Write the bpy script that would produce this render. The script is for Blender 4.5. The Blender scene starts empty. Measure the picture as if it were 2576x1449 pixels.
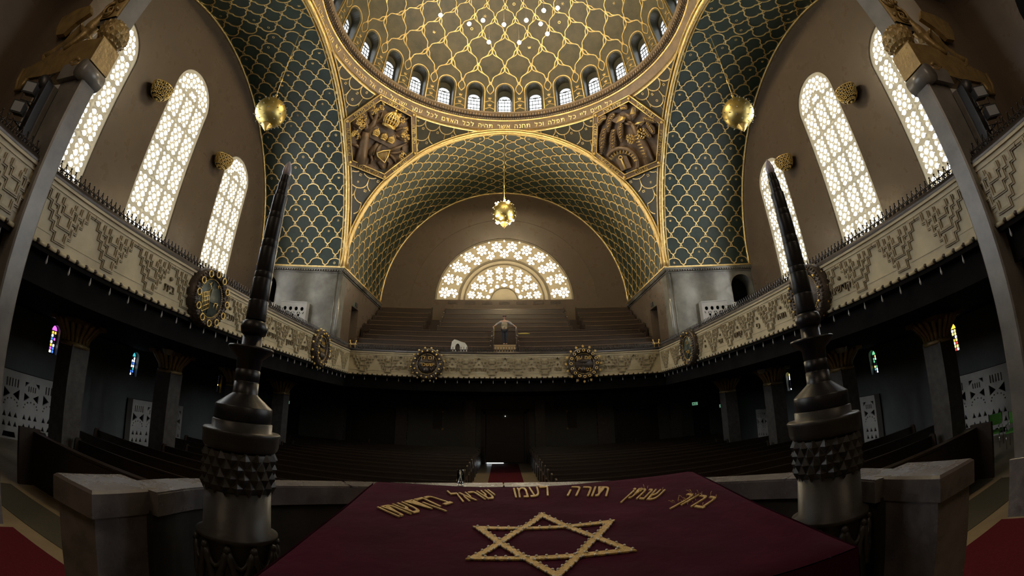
import bpy, bmesh, math, random
import numpy as np
from mathutils import Vector, Matrix
from mathutils.geometry import delaunay_2d_cdt
random.seed(7)
PI = math.pi
scene = bpy.context.scene
COL = scene.collection
R_ = math.radians

# ------------------------------------------------------------------ camera, world, exposure
cam = bpy.data.cameras.new('camera')
cam_o = bpy.data.objects.new('camera', cam)
COL.objects.link(cam_o)
cam.type = 'PANO'
cam.panorama_type = 'FISHEYE_LENS_POLYNOMIAL'
cam.fisheye_fov = R_(240)
cam.sensor_width = 36.0
POLY = (0.0006647369846779054, 0.06331213285184559, 0.00022994332502846105, -5.094721278769889e-05, 1.6569839299401812e-06)
(cam.fisheye_polynomial_k0, cam.fisheye_polynomial_k1, cam.fisheye_polynomial_k2,
 cam.fisheye_polynomial_k3, cam.fisheye_polynomial_k4) = [-c for c in POLY]
cam.shift_y = -0.15274693
cam.clip_start = 0.05
FW = Vector((0.020221772309093368, 0.8909988913655991, 0.45355490903522644)); UP = Vector((-0.0012303818096868306, -0.4536251502563059, 0.8911917353833273))
RT = FW.cross(UP)
m3 = Matrix((RT, UP, -FW)).transposed()
cam_o.matrix_world = Matrix.Translation((-0.1006, -14.8218, 3.2)) @ m3.to_4x4()
scene.camera = cam_o

scene.view_settings.view_transform = 'Standard'
scene.view_settings.look = 'None'
scene.view_settings.gamma = 1.0
scene.view_settings.exposure = 1.35
try:
    scene.view_settings.use_curve_mapping = False
except Exception:
    pass
w = bpy.data.worlds.new('world'); scene.world = w
w.use_nodes = True
w.node_tree.nodes['Background'].inputs[0].default_value = (0.75, 0.85, 1.0, 1)
w.node_tree.nodes['Background'].inputs[1].default_value = 0.05
cy = scene.cycles
cy.max_bounces = 6; cy.diffuse_bounces = 4; cy.glossy_bounces = 3; cy.transmission_bounces = 4
cy.transparent_max_bounces = 4
cy.sample_clamp_indirect = 4.0; cy.sample_clamp_direct = 0.0
cy.caustics_reflective = False; cy.caustics_refractive = False
cy.use_denoising = True
cy.use_light_tree = True

# daylight strengths and lamps
SKY_WIN = 9.0        # side windows
SKY_LUN = 14.0       # lunette, towards the sun
SKY_DRUM = 2.4       # small dome windows
BULB = 260.0

# ------------------------------------------------------------------ materials
MATS = {}
def pmat(name, c1, c2=None, scale=3.0, rough=0.5, metal=0.0, bump=0.0, bscale=None, spec=0.5, detail=6.0,
         rvar=0.0, coat=0.0, sheen=0.0, stretch=None, contrast=(0.35, 0.65), coat_rough=0.15):
    m = bpy.data.materials.new(name); m.use_nodes = True
    nt = m.node_tree; b = nt.nodes['Principled BSDF']; L = nt.links
    b.inputs['Base Color'].default_value = (*c1, 1)
    b.inputs['Roughness'].default_value = rough
    b.inputs['Metallic'].default_value = metal
    b.inputs['Specular IOR Level'].default_value = spec
    b.inputs['Coat Weight'].default_value = coat
    b.inputs['Coat Roughness'].default_value = coat_rough
    if sheen:
        b.inputs['Sheen Weight'].default_value = sheen
        b.inputs['Sheen Roughness'].default_value = 0.4
        b.inputs['Sheen Tint'].default_value = (min(1, c1[0]*6), c1[1]*6, c1[2]*6, 1)
    if c2 is not None or bump or rvar:
        tc = nt.nodes.new('ShaderNodeTexCoord')
        vec = tc.outputs['Object']
        if stretch:
            mp = nt.nodes.new('ShaderNodeMapping'); mp.inputs['Scale'].default_value = stretch
            L.new(vec, mp.inputs['Vector']); vec = mp.outputs['Vector']
        n = nt.nodes.new('ShaderNodeTexNoise'); n.inputs['Scale'].default_value = scale
        n.inputs['Detail'].default_value = detail; n.inputs['Roughness'].default_value = 0.62
        L.new(vec, n.inputs['Vector'])
        mr = nt.nodes.new('ShaderNodeMapRange')
        mr.inputs['From Min'].default_value, mr.inputs['From Max'].default_value = contrast
        L.new(n.outputs['Fac'], mr.inputs['Value'])
        if c2 is not None:
            mx = nt.nodes.new('ShaderNodeMix'); mx.data_type = 'RGBA'
            mx.inputs['A'].default_value = (*c1, 1); mx.inputs['B'].default_value = (*c2, 1)
            L.new(mr.outputs['Result'], mx.inputs['Factor'])
            L.new(mx.outputs['Result'], b.inputs['Base Color'])
        if rvar:
            ma = nt.nodes.new('ShaderNodeMapRange')
            ma.inputs['To Min'].default_value = rough - rvar; ma.inputs['To Max'].default_value = rough + rvar
            L.new(mr.outputs['Result'], ma.inputs['Value']); L.new(ma.outputs['Result'], b.inputs['Roughness'])
        if bump:
            n2 = nt.nodes.new('ShaderNodeTexNoise'); n2.inputs['Scale'].default_value = bscale or scale*4
            n2.inputs['Detail'].default_value = 4.0
            L.new(vec, n2.inputs['Vector'])
            bp = nt.nodes.new('ShaderNodeBump'); bp.inputs['Strength'].default_value = bump
            bp.inputs['Distance'].default_value = 0.05
            L.new(n2.outputs['Fac'], bp.inputs['Height']); L.new(bp.outputs['Normal'], b.inputs['Normal'])
    MATS[name] = m
    return m
def emat(name, col, strength, alpha=None):
    m = bpy.data.materials.new(name); m.use_nodes = True
    nt = m.node_tree; nt.nodes.clear()
    e = nt.nodes.new('ShaderNodeEmission'); o = nt.nodes.new('ShaderNodeOutputMaterial')
    e.inputs[0].default_value = (*col, 1); e.inputs[1].default_value = strength
    nt.links.new(e.outputs[0], o.inputs[0]); MATS[name] = m
    return m

M_PLAST = pmat('brown plaster', (.150, .110, .076), (.108, .080, .056), 1.3, .30, bump=.10, bscale=2.2, rvar=.10, spec=.45, contrast=(.15, .85))
M_PLAST_D = pmat('grey plaster', (.115, .125, .125), (.09, .097, .098), 1.1, .5, bump=.04, bscale=3)
M_STUC = pmat('polished stucco', (.25, .245, .21), (.075, .07, .06), .55, .17, bump=.06, bscale=1.3, rvar=.06, spec=.8)  # strong light and dark noise paints in the mottled reflections
M_MARB = pmat('grey marble', (.175, .158, .158), (.092, .083, .086), 4.5, .26, bump=.03, rvar=.06, spec=.5)
M_MARBL = pmat('pillar marble', (.19, .18, .165), (.115, .108, .10), 1.5, .30, bump=.03, spec=.5)
M_MARBD = pmat('column stone', (.12, .108, .095), (.07, .063, .058), 5, .33, bump=.05, spec=.55)
M_TILE = pmat('dark green mosaic', (.010, .026, .019), (.017, .040, .029), 2.2, .38, bump=.25, bscale=34, spec=.5)
M_TILED = pmat('olive dome mosaic', (.105, .090, .052), (.062, .060, .040), 1.2, .42, bump=.2, bscale=30, spec=.5)
M_TILEP = pmat('pendentive mosaic', (.056, .050, .032), (.038, .040, .029), 1.5, .42, bump=.2, bscale=30, spec=.5)
M_GOLD = pmat('gold mosaic', (.88, .68, .32), (.70, .50, .20), 7, .34, metal=.9, bump=.45, bscale=26)
M_GOLDS = pmat('gilt metal', (.90, .66, .24), (.72, .50, .16), 5, .30, metal=.6, bump=.12, bscale=20)
M_GOLDB = pmat('brass globe', (.66, .54, .20), (.54, .42, .14), 2.5, .40, metal=1.0, bump=.03, bscale=6)
M_GILTW = pmat('gilded carving', (.34, .235, .09), (.22, .15, .06), 4, .42, metal=.35, bump=.3, bscale=14)
M_BRONZE = pmat('brown relief bronze', (.19, .125, .072), (.13, .086, .05), 4, .45, metal=.1, bump=.15)
M_BRGRN = pmat('patina bronze', (.085, .105, .088), (.055, .070, .062), 6, .45, metal=.4, bump=.15)
M_DBRONZE = pmat('dark bronze', (.085, .068, .055), (.05, .04, .036), 8, .40, metal=.5, bump=.3, bscale=22)
M_CREAM = pmat('cream plaster', (.50, .435, .285), (.385, .33, .21), 1.3, .48, bump=.04, spec=.4)
M_CORN = pmat('cornice stucco', (.27, .195, .12), (.19, .14, .09), 3, .42, spec=.4)
M_RELIEF = pmat('shaded relief plaster', (.34, .29, .18), (.27, .225, .135), 2.5, .5)  # relief shading put into the colour, darker than the plain parapet
M_LETTER = pmat('shaded relief letters', (.19, .155, .095), (.15, .12, .075), 3, .5)  # toned darker to draw the shadows of the raised letters
M_IRON = pmat('wrought iron', (.030, .026, .024), (.05, .042, .036), 8, .4, metal=.6)
M_RAIL = pmat('bronze handrail', (.060, .050, .045), (.04, .034, .03), 4, .35, metal=.5)
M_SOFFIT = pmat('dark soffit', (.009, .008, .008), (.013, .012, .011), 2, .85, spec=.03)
M_WOOD = pmat('dark pew wood', (.034, .022, .014), (.023, .015, .010), 2.5, .38, stretch=(1.0, 9, 9), bump=.05)
M_WOODG = pmat('gallery pew wood', (.036, .022, .0145), (.024, .015, .010), 2.5, .36, stretch=(.6, 8, 8), bump=.04)
M_WOODR = pmat('highlit gallery rail', (.125, .083, .054), (.095, .062, .041), 3, .25, stretch=(.6, 8, 8))  # glints along the pew tops painted in as lighter wood
M_WOODL = pmat('pale wood', (.40, .30, .16), (.32, .23, .12), 4, .5, stretch=(1, 8, 8))
M_DOOR = pmat('dark door', (.035, .026, .02), (.022, .017, .014), 3, .45, stretch=(6, 6, 1))
M_FLOOR = pmat('beige stone floor', (.38, .30, .185), (.29, .225, .135), 1.6, .33, bump=.03)
M_MAT = pmat('dark floor mat', (.085, .075, .05), (.06, .055, .038), 40, .85, bump=.3, bscale=120)
M_RED = pmat('red carpet', (.135, .018, .026), (.10, .013, .020), 30, .95, bump=.35, bscale=160, spec=.1)
M_VELVET = pmat('burgundy velvet', (.030, .0028, .011), (.046, .004, .016), 3.0, .9, bump=.25, bscale=5, spec=.08, sheen=.35)
M_EMBR = pmat('gold embroidery', (.62, .42, .13), (.45, .29, .08), 60, .42, metal=.35, bump=.5, bscale=220)
M_BEAD = pmat('silver bead', (.7, .66, .55), None, 1, .3, metal=.6)
M_BLACK = pmat('black candle metal', (.008, .008, .010), (.013, .013, .016), 5, .36, bump=.03, spec=.4)
M_PED = pmat('dark carved marble', (.042, .038, .033), (.026, .024, .022), 4, .40, bump=.05, spec=.32)
M_SCREEN = pmat('white painted screen', (.50, .49, .46), (.42, .41, .39), 2, .5)
M_FRAME = pmat('stone tracery', (.36, .31, .225), (.30, .26, .19), 2, .6)
_nt = M_FRAME.node_tree                       # translucency added so the bars glow like window glare
_tr = _nt.nodes.new('ShaderNodeBsdfTranslucent'); _tr.inputs[0].default_value = (.80, .74, .60, 1)
_mx = _nt.nodes.new('ShaderNodeMixShader'); _mx.inputs[0].default_value = .22
_pb = _nt.nodes['Principled BSDF']; _ou = _nt.nodes['Material Output']
_nt.links.new(_pb.outputs[0], _mx.inputs[1]); _nt.links.new(_tr.outputs[0], _mx.inputs[2]); _nt.links.new(_mx.outputs[0], _ou.inputs['Surface'])
M_FRAMEB = M_FRAME.copy(); M_FRAMEB.name = 'lunette stone tracery'  # lunette copy of the same stone with less added glow
for _q in M_FRAMEB.node_tree.nodes:
    if _q.type == 'MIX_SHADER': _q.inputs[0].default_value = .12
M_LEAD = pmat('window bars', (.05, .05, .05), None, 1, .5, metal=.4)
M_CHROME = pmat('chrome', (.7, .7, .72), None, 1, .12, metal=1)
M_GREEN = pmat('green fabric', (.10, .34, .05), (.08, .28, .04), 30, .8)
M_PLASTIC = pmat('black plastic', (.02, .02, .022), None, 1, .4)
M_LAMPGL = pmat('lamp glass', (.25, .26, .27), None, 1, .1)
M_DROP = pmat('glass drop', (.30, .30, .29), None, 1, .12)
M_PAPER = pmat('white paper', (.75, .75, .72), None, 1, .7)
M_BULBOFF = pmat('frosted bulb', (.62, .60, .72), None, 1, .22, spec=.6)
M_GLASS = bpy.data.materials.new('clear glass'); M_GLASS.use_nodes = True
_b = M_GLASS.node_tree.nodes['Principled BSDF']; _b.inputs['Transmission Weight'].default_value = 1; _b.inputs['Roughness'].default_value = .02
M_SKIN = pmat('skin', (.50, .30, .21), None, 1, .5)
M_VEST = pmat('khaki vest', (.40, .34, .22), (.33, .28, .18), 12, .8)
M_JEANS = pmat('dark trousers', (.018, .018, .024), (.026, .026, .034), 20, .8)
M_HAT = pmat('grey cap', (.10, .085, .07), (.07, .06, .05), 20, .8)
M_YEL = pmat('yellow cloth', (.55, .45, .10), None, 1, .8)
M_SHEET = pmat('white cloth', (.66, .64, .56), (.58, .56, .48), 5, .8)

E_WIN = emat('daylight pane', (.93, .97, 1.0), SKY_WIN)
E_LUN = emat('sunlit pane', (1.0, .86, .62), SKY_LUN)
E_FILL = emat('amber fill pane', (1.0, .78, .55), 1.5)  # added fill light for the chancel, from panes out of view
E_DRUM = emat('dome pane', (.90, .96, 1.0), SKY_DRUM)
E_BULB = emat('lit bulb', (1.0, .78, .46), BULB)
E_EXIT = emat('exit sign green', (.25, .62, .38), .16)
E_GAP = emat('daylight gap', (.9, .97, 1.0), 5)

# ------------------------------------------------------------------ mesh builder
class MB:
    def __init__(s): s.v = []; s.f = []; s.m = []; s.sm = []
    def add(s, vs, fs, mat=0, smooth=False):
        o = len(s.v); s.v.extend([tuple(map(float, p)) for p in vs])
        for f in fs:
            s.f.append([o+i for i in f]); s.m.append(mat); s.sm.append(smooth)
    def box(s, a, b, mat=0, M=None):
        (x0, y0, z0), (x1, y1, z1) = a, b
        vs = [(x0,y0,z0),(x1,y0,z0),(x1,y1,z0),(x0,y1,z0),(x0,y0,z1),(x1,y0,z1),(x1,y1,z1),(x0,y1,z1)]
        if M is not None: vs = [M @ Vector(p) for p in vs]
        s.add(vs, [(0,3,2,1),(4,5,6,7),(0,1,5,4),(1,2,6,5),(2,3,7,6),(3,0,4,7)], mat)
    def bevbox(s, a, b, c, mat=0, M=None):
        """box whose top edges are chamfered by c"""
        (x0, y0, z0), (x1, y1, z1) = a, b
        vs = [(x0,y0,z0),(x1,y0,z0),(x1,y1,z0),(x0,y1,z0),(x0,y0,z1-c),(x1,y0,z1-c),(x1,y1,z1-c),(x0,y1,z1-c),
              (x0+c,y0+c,z1),(x1-c,y0+c,z1),(x1-c,y1-c,z1),(x0+c,y1-c,z1)]
        if M is not None: vs = [M @ Vector(p) for p in vs]
        s.add(vs, [(0,3,2,1),(0,1,5,4),(1,2,6,5),(2,3,7,6),(3,0,4,7),(4,5,9,8),(5,6,10,9),(6,7,11,10),(7,4,8,11),(8,9,10,11)], mat)
    def tube(s, pts, r, n=8, mat=0, cap=True, smooth=True, closed=False):
        pts = [Vector(p) for p in pts]; k = len(pts)
        rs = r if isinstance(r, (list, tuple)) else [r]*k
        vs = []; prev = None
        for i, p in enumerate(pts):
            if closed: t = pts[(i+1) % k] - pts[i-1]
            else: t = pts[min(i+1, k-1)] - pts[max(i-1, 0)]
            t = t.normalized() if t.length > 1e-9 else Vector((0, 0, 1))
            if prev is None:
                a = Vector((0, 0, 1)) if abs(t.z) < .9 else Vector((1, 0, 0))
                x = t.cross(a).normalized()
            else:
                x = (prev - t*prev.dot(t)).normalized()
            prev = x; y = t.cross(x)
            for j in range(n):
                a = 2*PI*j/n
                vs.append(p + (x*math.cos(a) + y*math.sin(a))*rs[i])
        fs = []
        for i in range(k if closed else k-1):
            i2 = (i+1) % k
            for j in range(n):
                fs.append((i*n+j, i*n+(j+1) % n, i2*n+(j+1) % n, i2*n+j))
        if cap and not closed:
            fs.append(tuple(range(n))[::-1]); fs.append(tuple((k-1)*n+j for j in range(n)))
        s.add(vs, fs, mat, smooth)
    def lathe(s, prof, c=(0, 0, 0), n=24, mat=0, smooth=True, M=None, caps=True, a0=0.0):
        vs = []
        for r, z in prof:
            for j in range(n):
                a = 2*PI*j/n + a0
                p = Vector((r*math.cos(a), r*math.sin(a), z))
                vs.append((M @ p) if M is not None else p + Vector(c))
        fs = []
        for i in range(len(prof)-1):
            for j in range(n):
                fs.append((i*n+j, i*n+(j+1) % n, (i+1)*n+(j+1) % n, (i+1)*n+j))
        if caps:
            fs.append(tuple(range(n))[::-1]); fs.append(tuple((len(prof)-1)*n+j for j in range(n)))
        s.add(vs, fs, mat, smooth)
    def sphere(s, c, r, n=12, mat=0, sc=(1, 1, 1), M=None):
        h = max(4, n//2)
        prof = [(max(1e-4, math.sin(PI*i/h))*r, -math.cos(PI*i/h)*r) for i in range(h+1)]
        vs = []
        for rr, z in prof:
            for j in range(n):
                a = 2*PI*j/n
                p = Vector((rr*math.cos(a)*sc[0], rr*math.sin(a)*sc[1], z*sc[2]))
                if M is not None: p = M @ p
                vs.append(p + Vector(c))
        fs = [(i*n+j, i*n+(j+1) % n, (i+1)*n+(j+1) % n, (i+1)*n+j) for i in range(h) for j in range(n)]
        s.add(vs, fs, mat, True)
    def grid(s, fn, us, vs_, mat=0, smooth=True, closed_u=False):
        nu, nv = len(us), len(vs_)
        V = [fn(u, v) for v in vs_ for u in us]
        fs = []
        for j in range(nv-1):
            for i in range(nu if closed_u else nu-1):
                i2 = (i+1) % nu
                fs.append((j*nu+i, j*nu+i2, (j+1)*nu+i2, (j+1)*nu+i))
        s.add(V, fs, mat, smooth)
    def ribbon(s, pts, nrm, wd, h, mat=0, closed=False, sink=.02):
        """raised strip of width wd and height h following pts on a surface with normals nrm"""
        P = np.array([tuple(p) for p in pts], float); N = np.array([tuple(q) for q in nrm], float); k = len(P)
        if k < 2: return
        T = np.empty_like(P)
        if closed:
            T = np.roll(P, -1, 0) - np.roll(P, 1, 0)
        else:
            T[1:-1] = P[2:] - P[:-2]; T[0] = P[1]-P[0]; T[-1] = P[-1]-P[-2]
        B = np.cross(N, T); B /= (np.linalg.norm(B, axis=1)[:, None] + 1e-12)
        hw = wd/2
        rows = [P - B*hw - N*sink, P - B*hw*.8 + N*h, P + B*hw*.8 + N*h, P + B*hw - N*sink]
        V = np.stack(rows, 1).reshape(-1, 3)
        fs = []
        for i in range(k if closed else k-1):
            i2 = (i+1) % k
            for j in range(3):
                fs.append((i*4+j, i*4+j+1, i2*4+j+1, i2*4+j))
        s.add(V, fs, mat, False)
    def prism(s, poly, d, M, mat=0, smooth=False):
        """closed polygon in local xy, extruded from z=0 to z=d, placed by M"""
        k = len(poly)
        vs = [M @ Vector((x, y, 0)) for x, y in poly] + [M @ Vector((x, y, d)) for x, y in poly]
        fs = [tuple(range(k))[::-1], tuple(range(k, 2*k))] + [(i, (i+1) % k, k+(i+1) % k, k+i) for i in range(k)]
        s.add(vs, fs, mat, smooth)
    def pierced(s, outer, holes, d, M, mat=0, back=True):
        """plate with holes in local xy from z=0 (face) to z=-d"""
        pts = [Vector(p) for p in outer]; faces = [list(range(len(outer)))]
        for h in holes:
            o = len(pts); pts += [Vector(p) for p in h]; faces.append(list(range(o, o+len(h))))
        r = delaunay_2d_cdt(pts, [], faces, 2, 1e-6)
        V = [M @ Vector((p.x, p.y, 0)) for p in r[0]]; n = len(V)
        fs = [tuple(f) for f in r[2]]
        if back:
            V2 = [M @ Vector((p.x, p.y, -d)) for p in r[0]]
            V += V2; fs += [tuple(n+i for i in reversed(f)) for f in r[2]]
        s.add(V, fs, mat)
        for loop in [outer] + list(holes):
            k = len(loop)
            a = [M @ Vector((x, y, 0)) for x, y in loop]; b = [M @ Vector((x, y, -d)) for x, y in loop]
            s.add(a+b, [(i, (i+1) % k, k+(i+1) % k, k+i) for i in range(k)], mat)
    def merge_mesh(s, arr, M, mat=0):
        v, f = arr
        s.add([M @ Vector(p) for p in v], f, mat)
    def build(s, name, mats, parent=None, loc=None):
        me = bpy.data.meshes.new(name)
        me.from_pydata(s.v, [], s.f)
        mats = mats if isinstance(mats, (list, tuple)) else [mats]
        for m in mats: me.materials.append(m)
        me.polygons.foreach_set('material_index', s.m)
        me.polygons.foreach_set('use_smooth', s.sm)
        me.update()
        o = bpy.data.objects.new(name, me); COL.objects.link(o)
        if parent is not None: o.parent = parent
        if loc is not None: o.location = loc
        return o

def tag(o, label=None, cat=None, group=None, kind=None):
    if label: o['label'] = label
    if cat: o['category'] = cat
    if group: o['group'] = group
    if kind: o['kind'] = kind
    return o
def thing(name, label, cat, loc=(0, 0, 0), rz=0.0, group=None):
    o = bpy.data.objects.new(name, None); COL.objects.link(o)
    o.empty_display_size = .1
    o.location = loc; o.rotation_euler = (0, 0, rz)
    return tag(o, label, cat, group)
def struct(mb, name, mats, label=None, parent=None):
    o = mb.build(name, mats, parent)
    if parent is None:
        tag(o, label, None, None, 'structure')
    return o
def copy_tree(o, parent=None):
    c = o.copy(); COL.objects.link(c)
    if parent is not None: c.parent = parent
    for ch in list(o.children): copy_tree(ch, c)
    return c
def frame(o, x, y, n=None):
    """matrix from local axes x,y,(z) at origin o"""
    x = Vector(x).normalized(); y = Vector(y); y = (y - x*y.dot(x)).normalized()
    z = x.cross(y) if n is None else Vector(n)
    m = Matrix((x, y, z)).transposed().to_4x4(); m.translation = Vector(o)
    return m
def circle(cx, cy, rx, ry=None, n=10, a0=0.0):
    ry = rx if ry is None else ry
    return [(cx+rx*math.cos(2*PI*i/n+a0), cy+ry*math.sin(2*PI*i/n+a0)) for i in range(n)]
def arch_poly(x0, x1, z0, zs, n=20, h=None):
    """rectangle with a round head springing at zs, counter-clockwise"""
    r = (x1-x0)/2; c = (x0+x1)/2; h = r if h is None else h
    p = [(x0, z0), (x1, z0)]
    p += [(c+r*math.cos(PI*i/n), zs+h*math.sin(PI*i/n)) for i in range(n+1)]
    return p

# ------------------------------------------------------------------ lettering
_G = {}
def glyph(ch):
    if ch in _G: return _G[ch]
    cu = bpy.data.curves.new('glyph', 'FONT'); cu.body = ch; cu.extrude = .5; cu.resolution_u = 3
    ob = bpy.data.objects.new('glyph', cu); COL.objects.link(ob)
    bpy.context.view_layer.update()
    dg = bpy.context.evaluated_depsgraph_get()
    me = bpy.data.meshes.new_from_object(ob.evaluated_get(dg))
    v = [tuple(p.co) for p in me.vertices]; f = [tuple(p.vertices) for p in me.polygons]
    bpy.data.objects.remove(ob); bpy.data.meshes.remove(me); bpy.data.curves.remove(cu)
    if v:
        x0 = min(p[0] for p in v); x1 = max(p[0] for p in v)
        v = [(p[0]-x0, p[1], p[2]) for p in v]
        _G[ch] = (v, f, x1-x0)
    else: _G[ch] = ([], [], .3)
    return _G[ch]
def layout(s, gap=.10, space=.38):
    """characters of a right-to-left string from left to right: (ch, x, width); total width"""
    x = 0; out = []
    for ch in s[::-1]:
        if ch == ' ': x += space; continue
        wd = glyph(ch)[2]; out.append((ch, x, wd)); x += wd + gap
    return out, max(0, x-gap)
def write(mb, s, M, size, depth, mat=0, gap=.10, sx=1.0):
    L, W = layout(s, gap)
    for ch, x, wd in L:
        v, f, _ = glyph(ch)
        mb.add([M @ Vector(((p[0]+x-W/2)*size*sx, p[1]*size, (p[2]+.5)*depth)) for p in v], f, mat)
    return W*size*sx

# ================================================================== STRUCTURE
A = 9.6; ZS = 11.1; H = 9.65; XW = 15.35; YB = 18.33; XP = 8.1; YP = 8.2
GZ = 5.25            # gallery walking level at the parapet
UZ = 4.25            # underside of the galleries
YL = 14.5            # back wall of the ground floor

# ---- floor
mb = MB(); mb.box((-16, -18, -.2), (16, YL+.4, 0))
struct(mb, 'floor', M_FLOOR)

# ---- side walls with their windows
WIN = [(-5.75, 2.75, 16.1), (-.3, 2.95, 17.6), (5.3, 2.75, 16.05)]
STAIN = [-3.55, .95, 7.7]
def wall_frame(sd):
    return frame((sd*XW, 0, 0), (0, -sd, 0), (0, 0, 1))
for sd, nm in ((-1, 'wall_left'), (1, 'wall_right')):
    M = wall_frame(sd); mb = MB()
    q = -sd                                        # local x = q * Y
    holes, low = [], []
    for cy_, wd, top in WIN:
        c = q*cy_; holes.append(arch_poly(c-wd/2, c+wd/2, 6.7, top-wd/2, 24))
    for cy_ in STAIN:
        c = q*cy_; low.append(arch_poly(c-.21, c+.21, 3.1, 3.92, 8))
    mb.pierced([(-17.5, 4.6), (17.5, 4.6), (17.5, 21), (-17.5, 21)], holes, .42, M)
    mb.pierced([(-17.5, 0), (17.5, 0), (17.5, 4.6), (-17.5, 4.6)], low, .42, M, 1)
    struct(mb, nm, [M_PLAST, M_PLAST_D])

def big_holes(w, h, fn, mbx, M, d, outer):
    """staggered oval openings over a w x h panel; fn maps panel coordinates to plate coordinates"""
    n = max(3, int(round(h/.232))); ph = h/n; holes = []
    nc = max(1, int(round(w/.40)))
    cw = w/nc
    def ell(cx, cz, rx, rz, k=9):
        if cx-rx < .012 or cx+rx > w-.012: return
        holes.append([fn(cx+rx*math.cos(2*PI*i/k), cz+rz*math.sin(2*PI*i/k)) for i in range(k)])
    for i in range(n):
        cz = ph*(i+.5); rz = min(.126, ph*.56) if 0 < i < n-1 else ph*.45
        jit = lambda s: 1+random.uniform(-s, s)
        if i % 2 == 0:
            for c in range(nc):
                ell(cw*(c+.5), cz, cw*.298*jit(.07), rz*jit(.05))
            for c in range(nc+1):
                ell(min(max(cw*c, .055), w-.055), cz, .032, .036, 6)
        else:
            for c in range(1, nc):
                ell(cw*c, cz, cw*.298*jit(.07), rz*jit(.05))
            ell(.088, cz, .072, rz*.8, 7); ell(w-.088, cz, .072, rz*.8, 7)
            for c in range(nc):
                ell(cw*(c+.5), cz, .030, .034, 6)
    mbx.pierced(outer, holes, d, M)

def tall_window(M, c, wd, z0, top, name, par=None):
    Rr = wd/2; zs = top-Rr; fr = .15; mu = .11
    pw = (wd-2*fr-2*mu)/3
    M = M @ Matrix.Translation((0, 0, -.10)); d = .12
    plate = MB(); holes = []; panels = []
    n = 6; rh = (zs-z0-.1)/n
    xs = [c-Rr+fr+i*(pw+mu) for i in range(3)]
    for r in range(n):
        for x in xs:
            za = z0+.1+r*rh; panels.append((x, za, pw, rh-.11))
    for (x, z, a, b) in panels:
        holes.append([(x, z), (x+a, z), (x+a, z+b), (x, z+b)])
    ri, ro = pw/2+mu, Rr-fr; NS = 28
    ring = [(c+ro*math.cos(PI*i/NS), zs+ro*math.sin(PI*i/NS)) for i in range(NS+1)] + \
           [(c+ri*math.cos(PI*i/NS), zs+ri*math.sin(PI*i/NS)) for i in range(NS, -1, -1)]
    holes.append(ring)
    hr = pw/2; head = [(c+hr*math.cos(PI*i/14), zs+hr*math.sin(PI*i/14)) for i in range(15)]
    holes.append(head)
    plate.pierced(arch_poly(c-Rr, c+Rr, z0, zs, 28), holes, d, M)
    for (x, z, a, b) in panels:
        big_holes(a, b, lambda u, v, x=x, z=z: (x+u, z+v), plate, M, d*.6, [(x, z), (x+a, z), (x+a, z+b), (x, z+b)])
    wr = ro-ri; Lr = PI*(ri+ro)/2
    def pol(u, v):                                  # u across the ring, v along it
        a = v/Lr*PI; r_ = ri+u
        return (c+r_*math.cos(a), zs+r_*math.sin(a))
    big_holes(wr, Lr, pol, plate, M, d*.6, ring)
    hh = []
    for (u, v, r1) in ((0, .17, .14), (-.22, .09, .08), (.22, .09, .08), (0, .36, .05), (-.17, .27, .07), (.17, .27, .07)):
        if u*u+v*v < (hr-r1)**2: hh.append(circle(c+u, zs+v, r1, n=8))
    plate.pierced(head, hh, d*.6, M)
    o = plate.build(name, M_FRAME, par)
    if par is None: tag(o, kind='structure')
    pn = MB(); pts = arch_poly(c-Rr-.02, c+Rr+.02, z0-.02, zs, 28)
    pn.add([M @ Vector((x, y, -.26)) for x, y in pts], [tuple(range(len(pts)))])
    pn.build('pane', E_WIN, o)
    return o
wn = 1
for sd in (-1, 1):
    for cy_, wd, top in WIN:
        tall_window(wall_frame(sd), -sd*cy_, wd, 6.7, top, 'window_%d' % wn); wn += 1

# ---- small stained windows under the galleries
def stained(M, c, z0, zs, cols, name):
    r = .21; fr = MB(); hs = []
    nx, nz = 3, 7; cw = (2*r-.06)/nx; ch = (zs-z0-.04)/nz
    cells = {}
    for i in range(nx):
        for j in range(nz):
            x = c-r+.03+i*cw; z = z0+.03+j*ch
            p = [(x+.012, z+.012), (x+cw-.012, z+.012), (x+cw-.012, z+ch-.012), (x+.012, z+ch-.012)]
            hs.append(p); cells.setdefault(random.choice(cols), []).append(p)
    p = [(c+(r-.03)*math.cos(PI*i/8), zs+.01+(r-.03)*math.sin(PI*i/8)) for i in range(9)]
    hs.append(p); cells.setdefault(cols[0], []).append(p)
    Mf = M @ Matrix.Translation((0, 0, -.18))
    fr.pierced(arch_poly(c-r, c+r, z0, zs, 8), hs, .03, Mf)
    o = struct(fr, name, M_LEAD)
    for col, ps in cells.items():
        g = MB()
        for p in ps: g.add([Mf @ Vector((x, y, -.02)) for x, y in p], [tuple(range(len(p)))])
        g.build('coloured_pane', col, o)
E_ST = {k: emat('stained '+k, c, s) for k, c, s in (('white', (.9, .95, 1), 1.4), ('violet', (.55, .12, .6), .7), ('blue', (.06, .2, .75), .6),
        ('amber', (1., .55, .06), .7), ('yellow', (1., .8, .2), 1.0), ('teal', (.06, .45, .5), .5), ('green', (.15, .6, .3), .5), ('red', (.8, .08, .05), .5), ('dark', (.02, .02, .03), .2))}
pal = [('violet', 'white', 'blue', 'white', 'amber', 'dark'), ('teal', 'white', 'blue', 'dark', 'white'), ('dark', 'dark', 'amber', 'dark'),
       ('amber', 'yellow', 'yellow', 'red', 'dark', 'white'), ('green', 'yellow', 'teal', 'dark', 'white'), ('yellow', 'dark', 'dark', 'white')]
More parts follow.
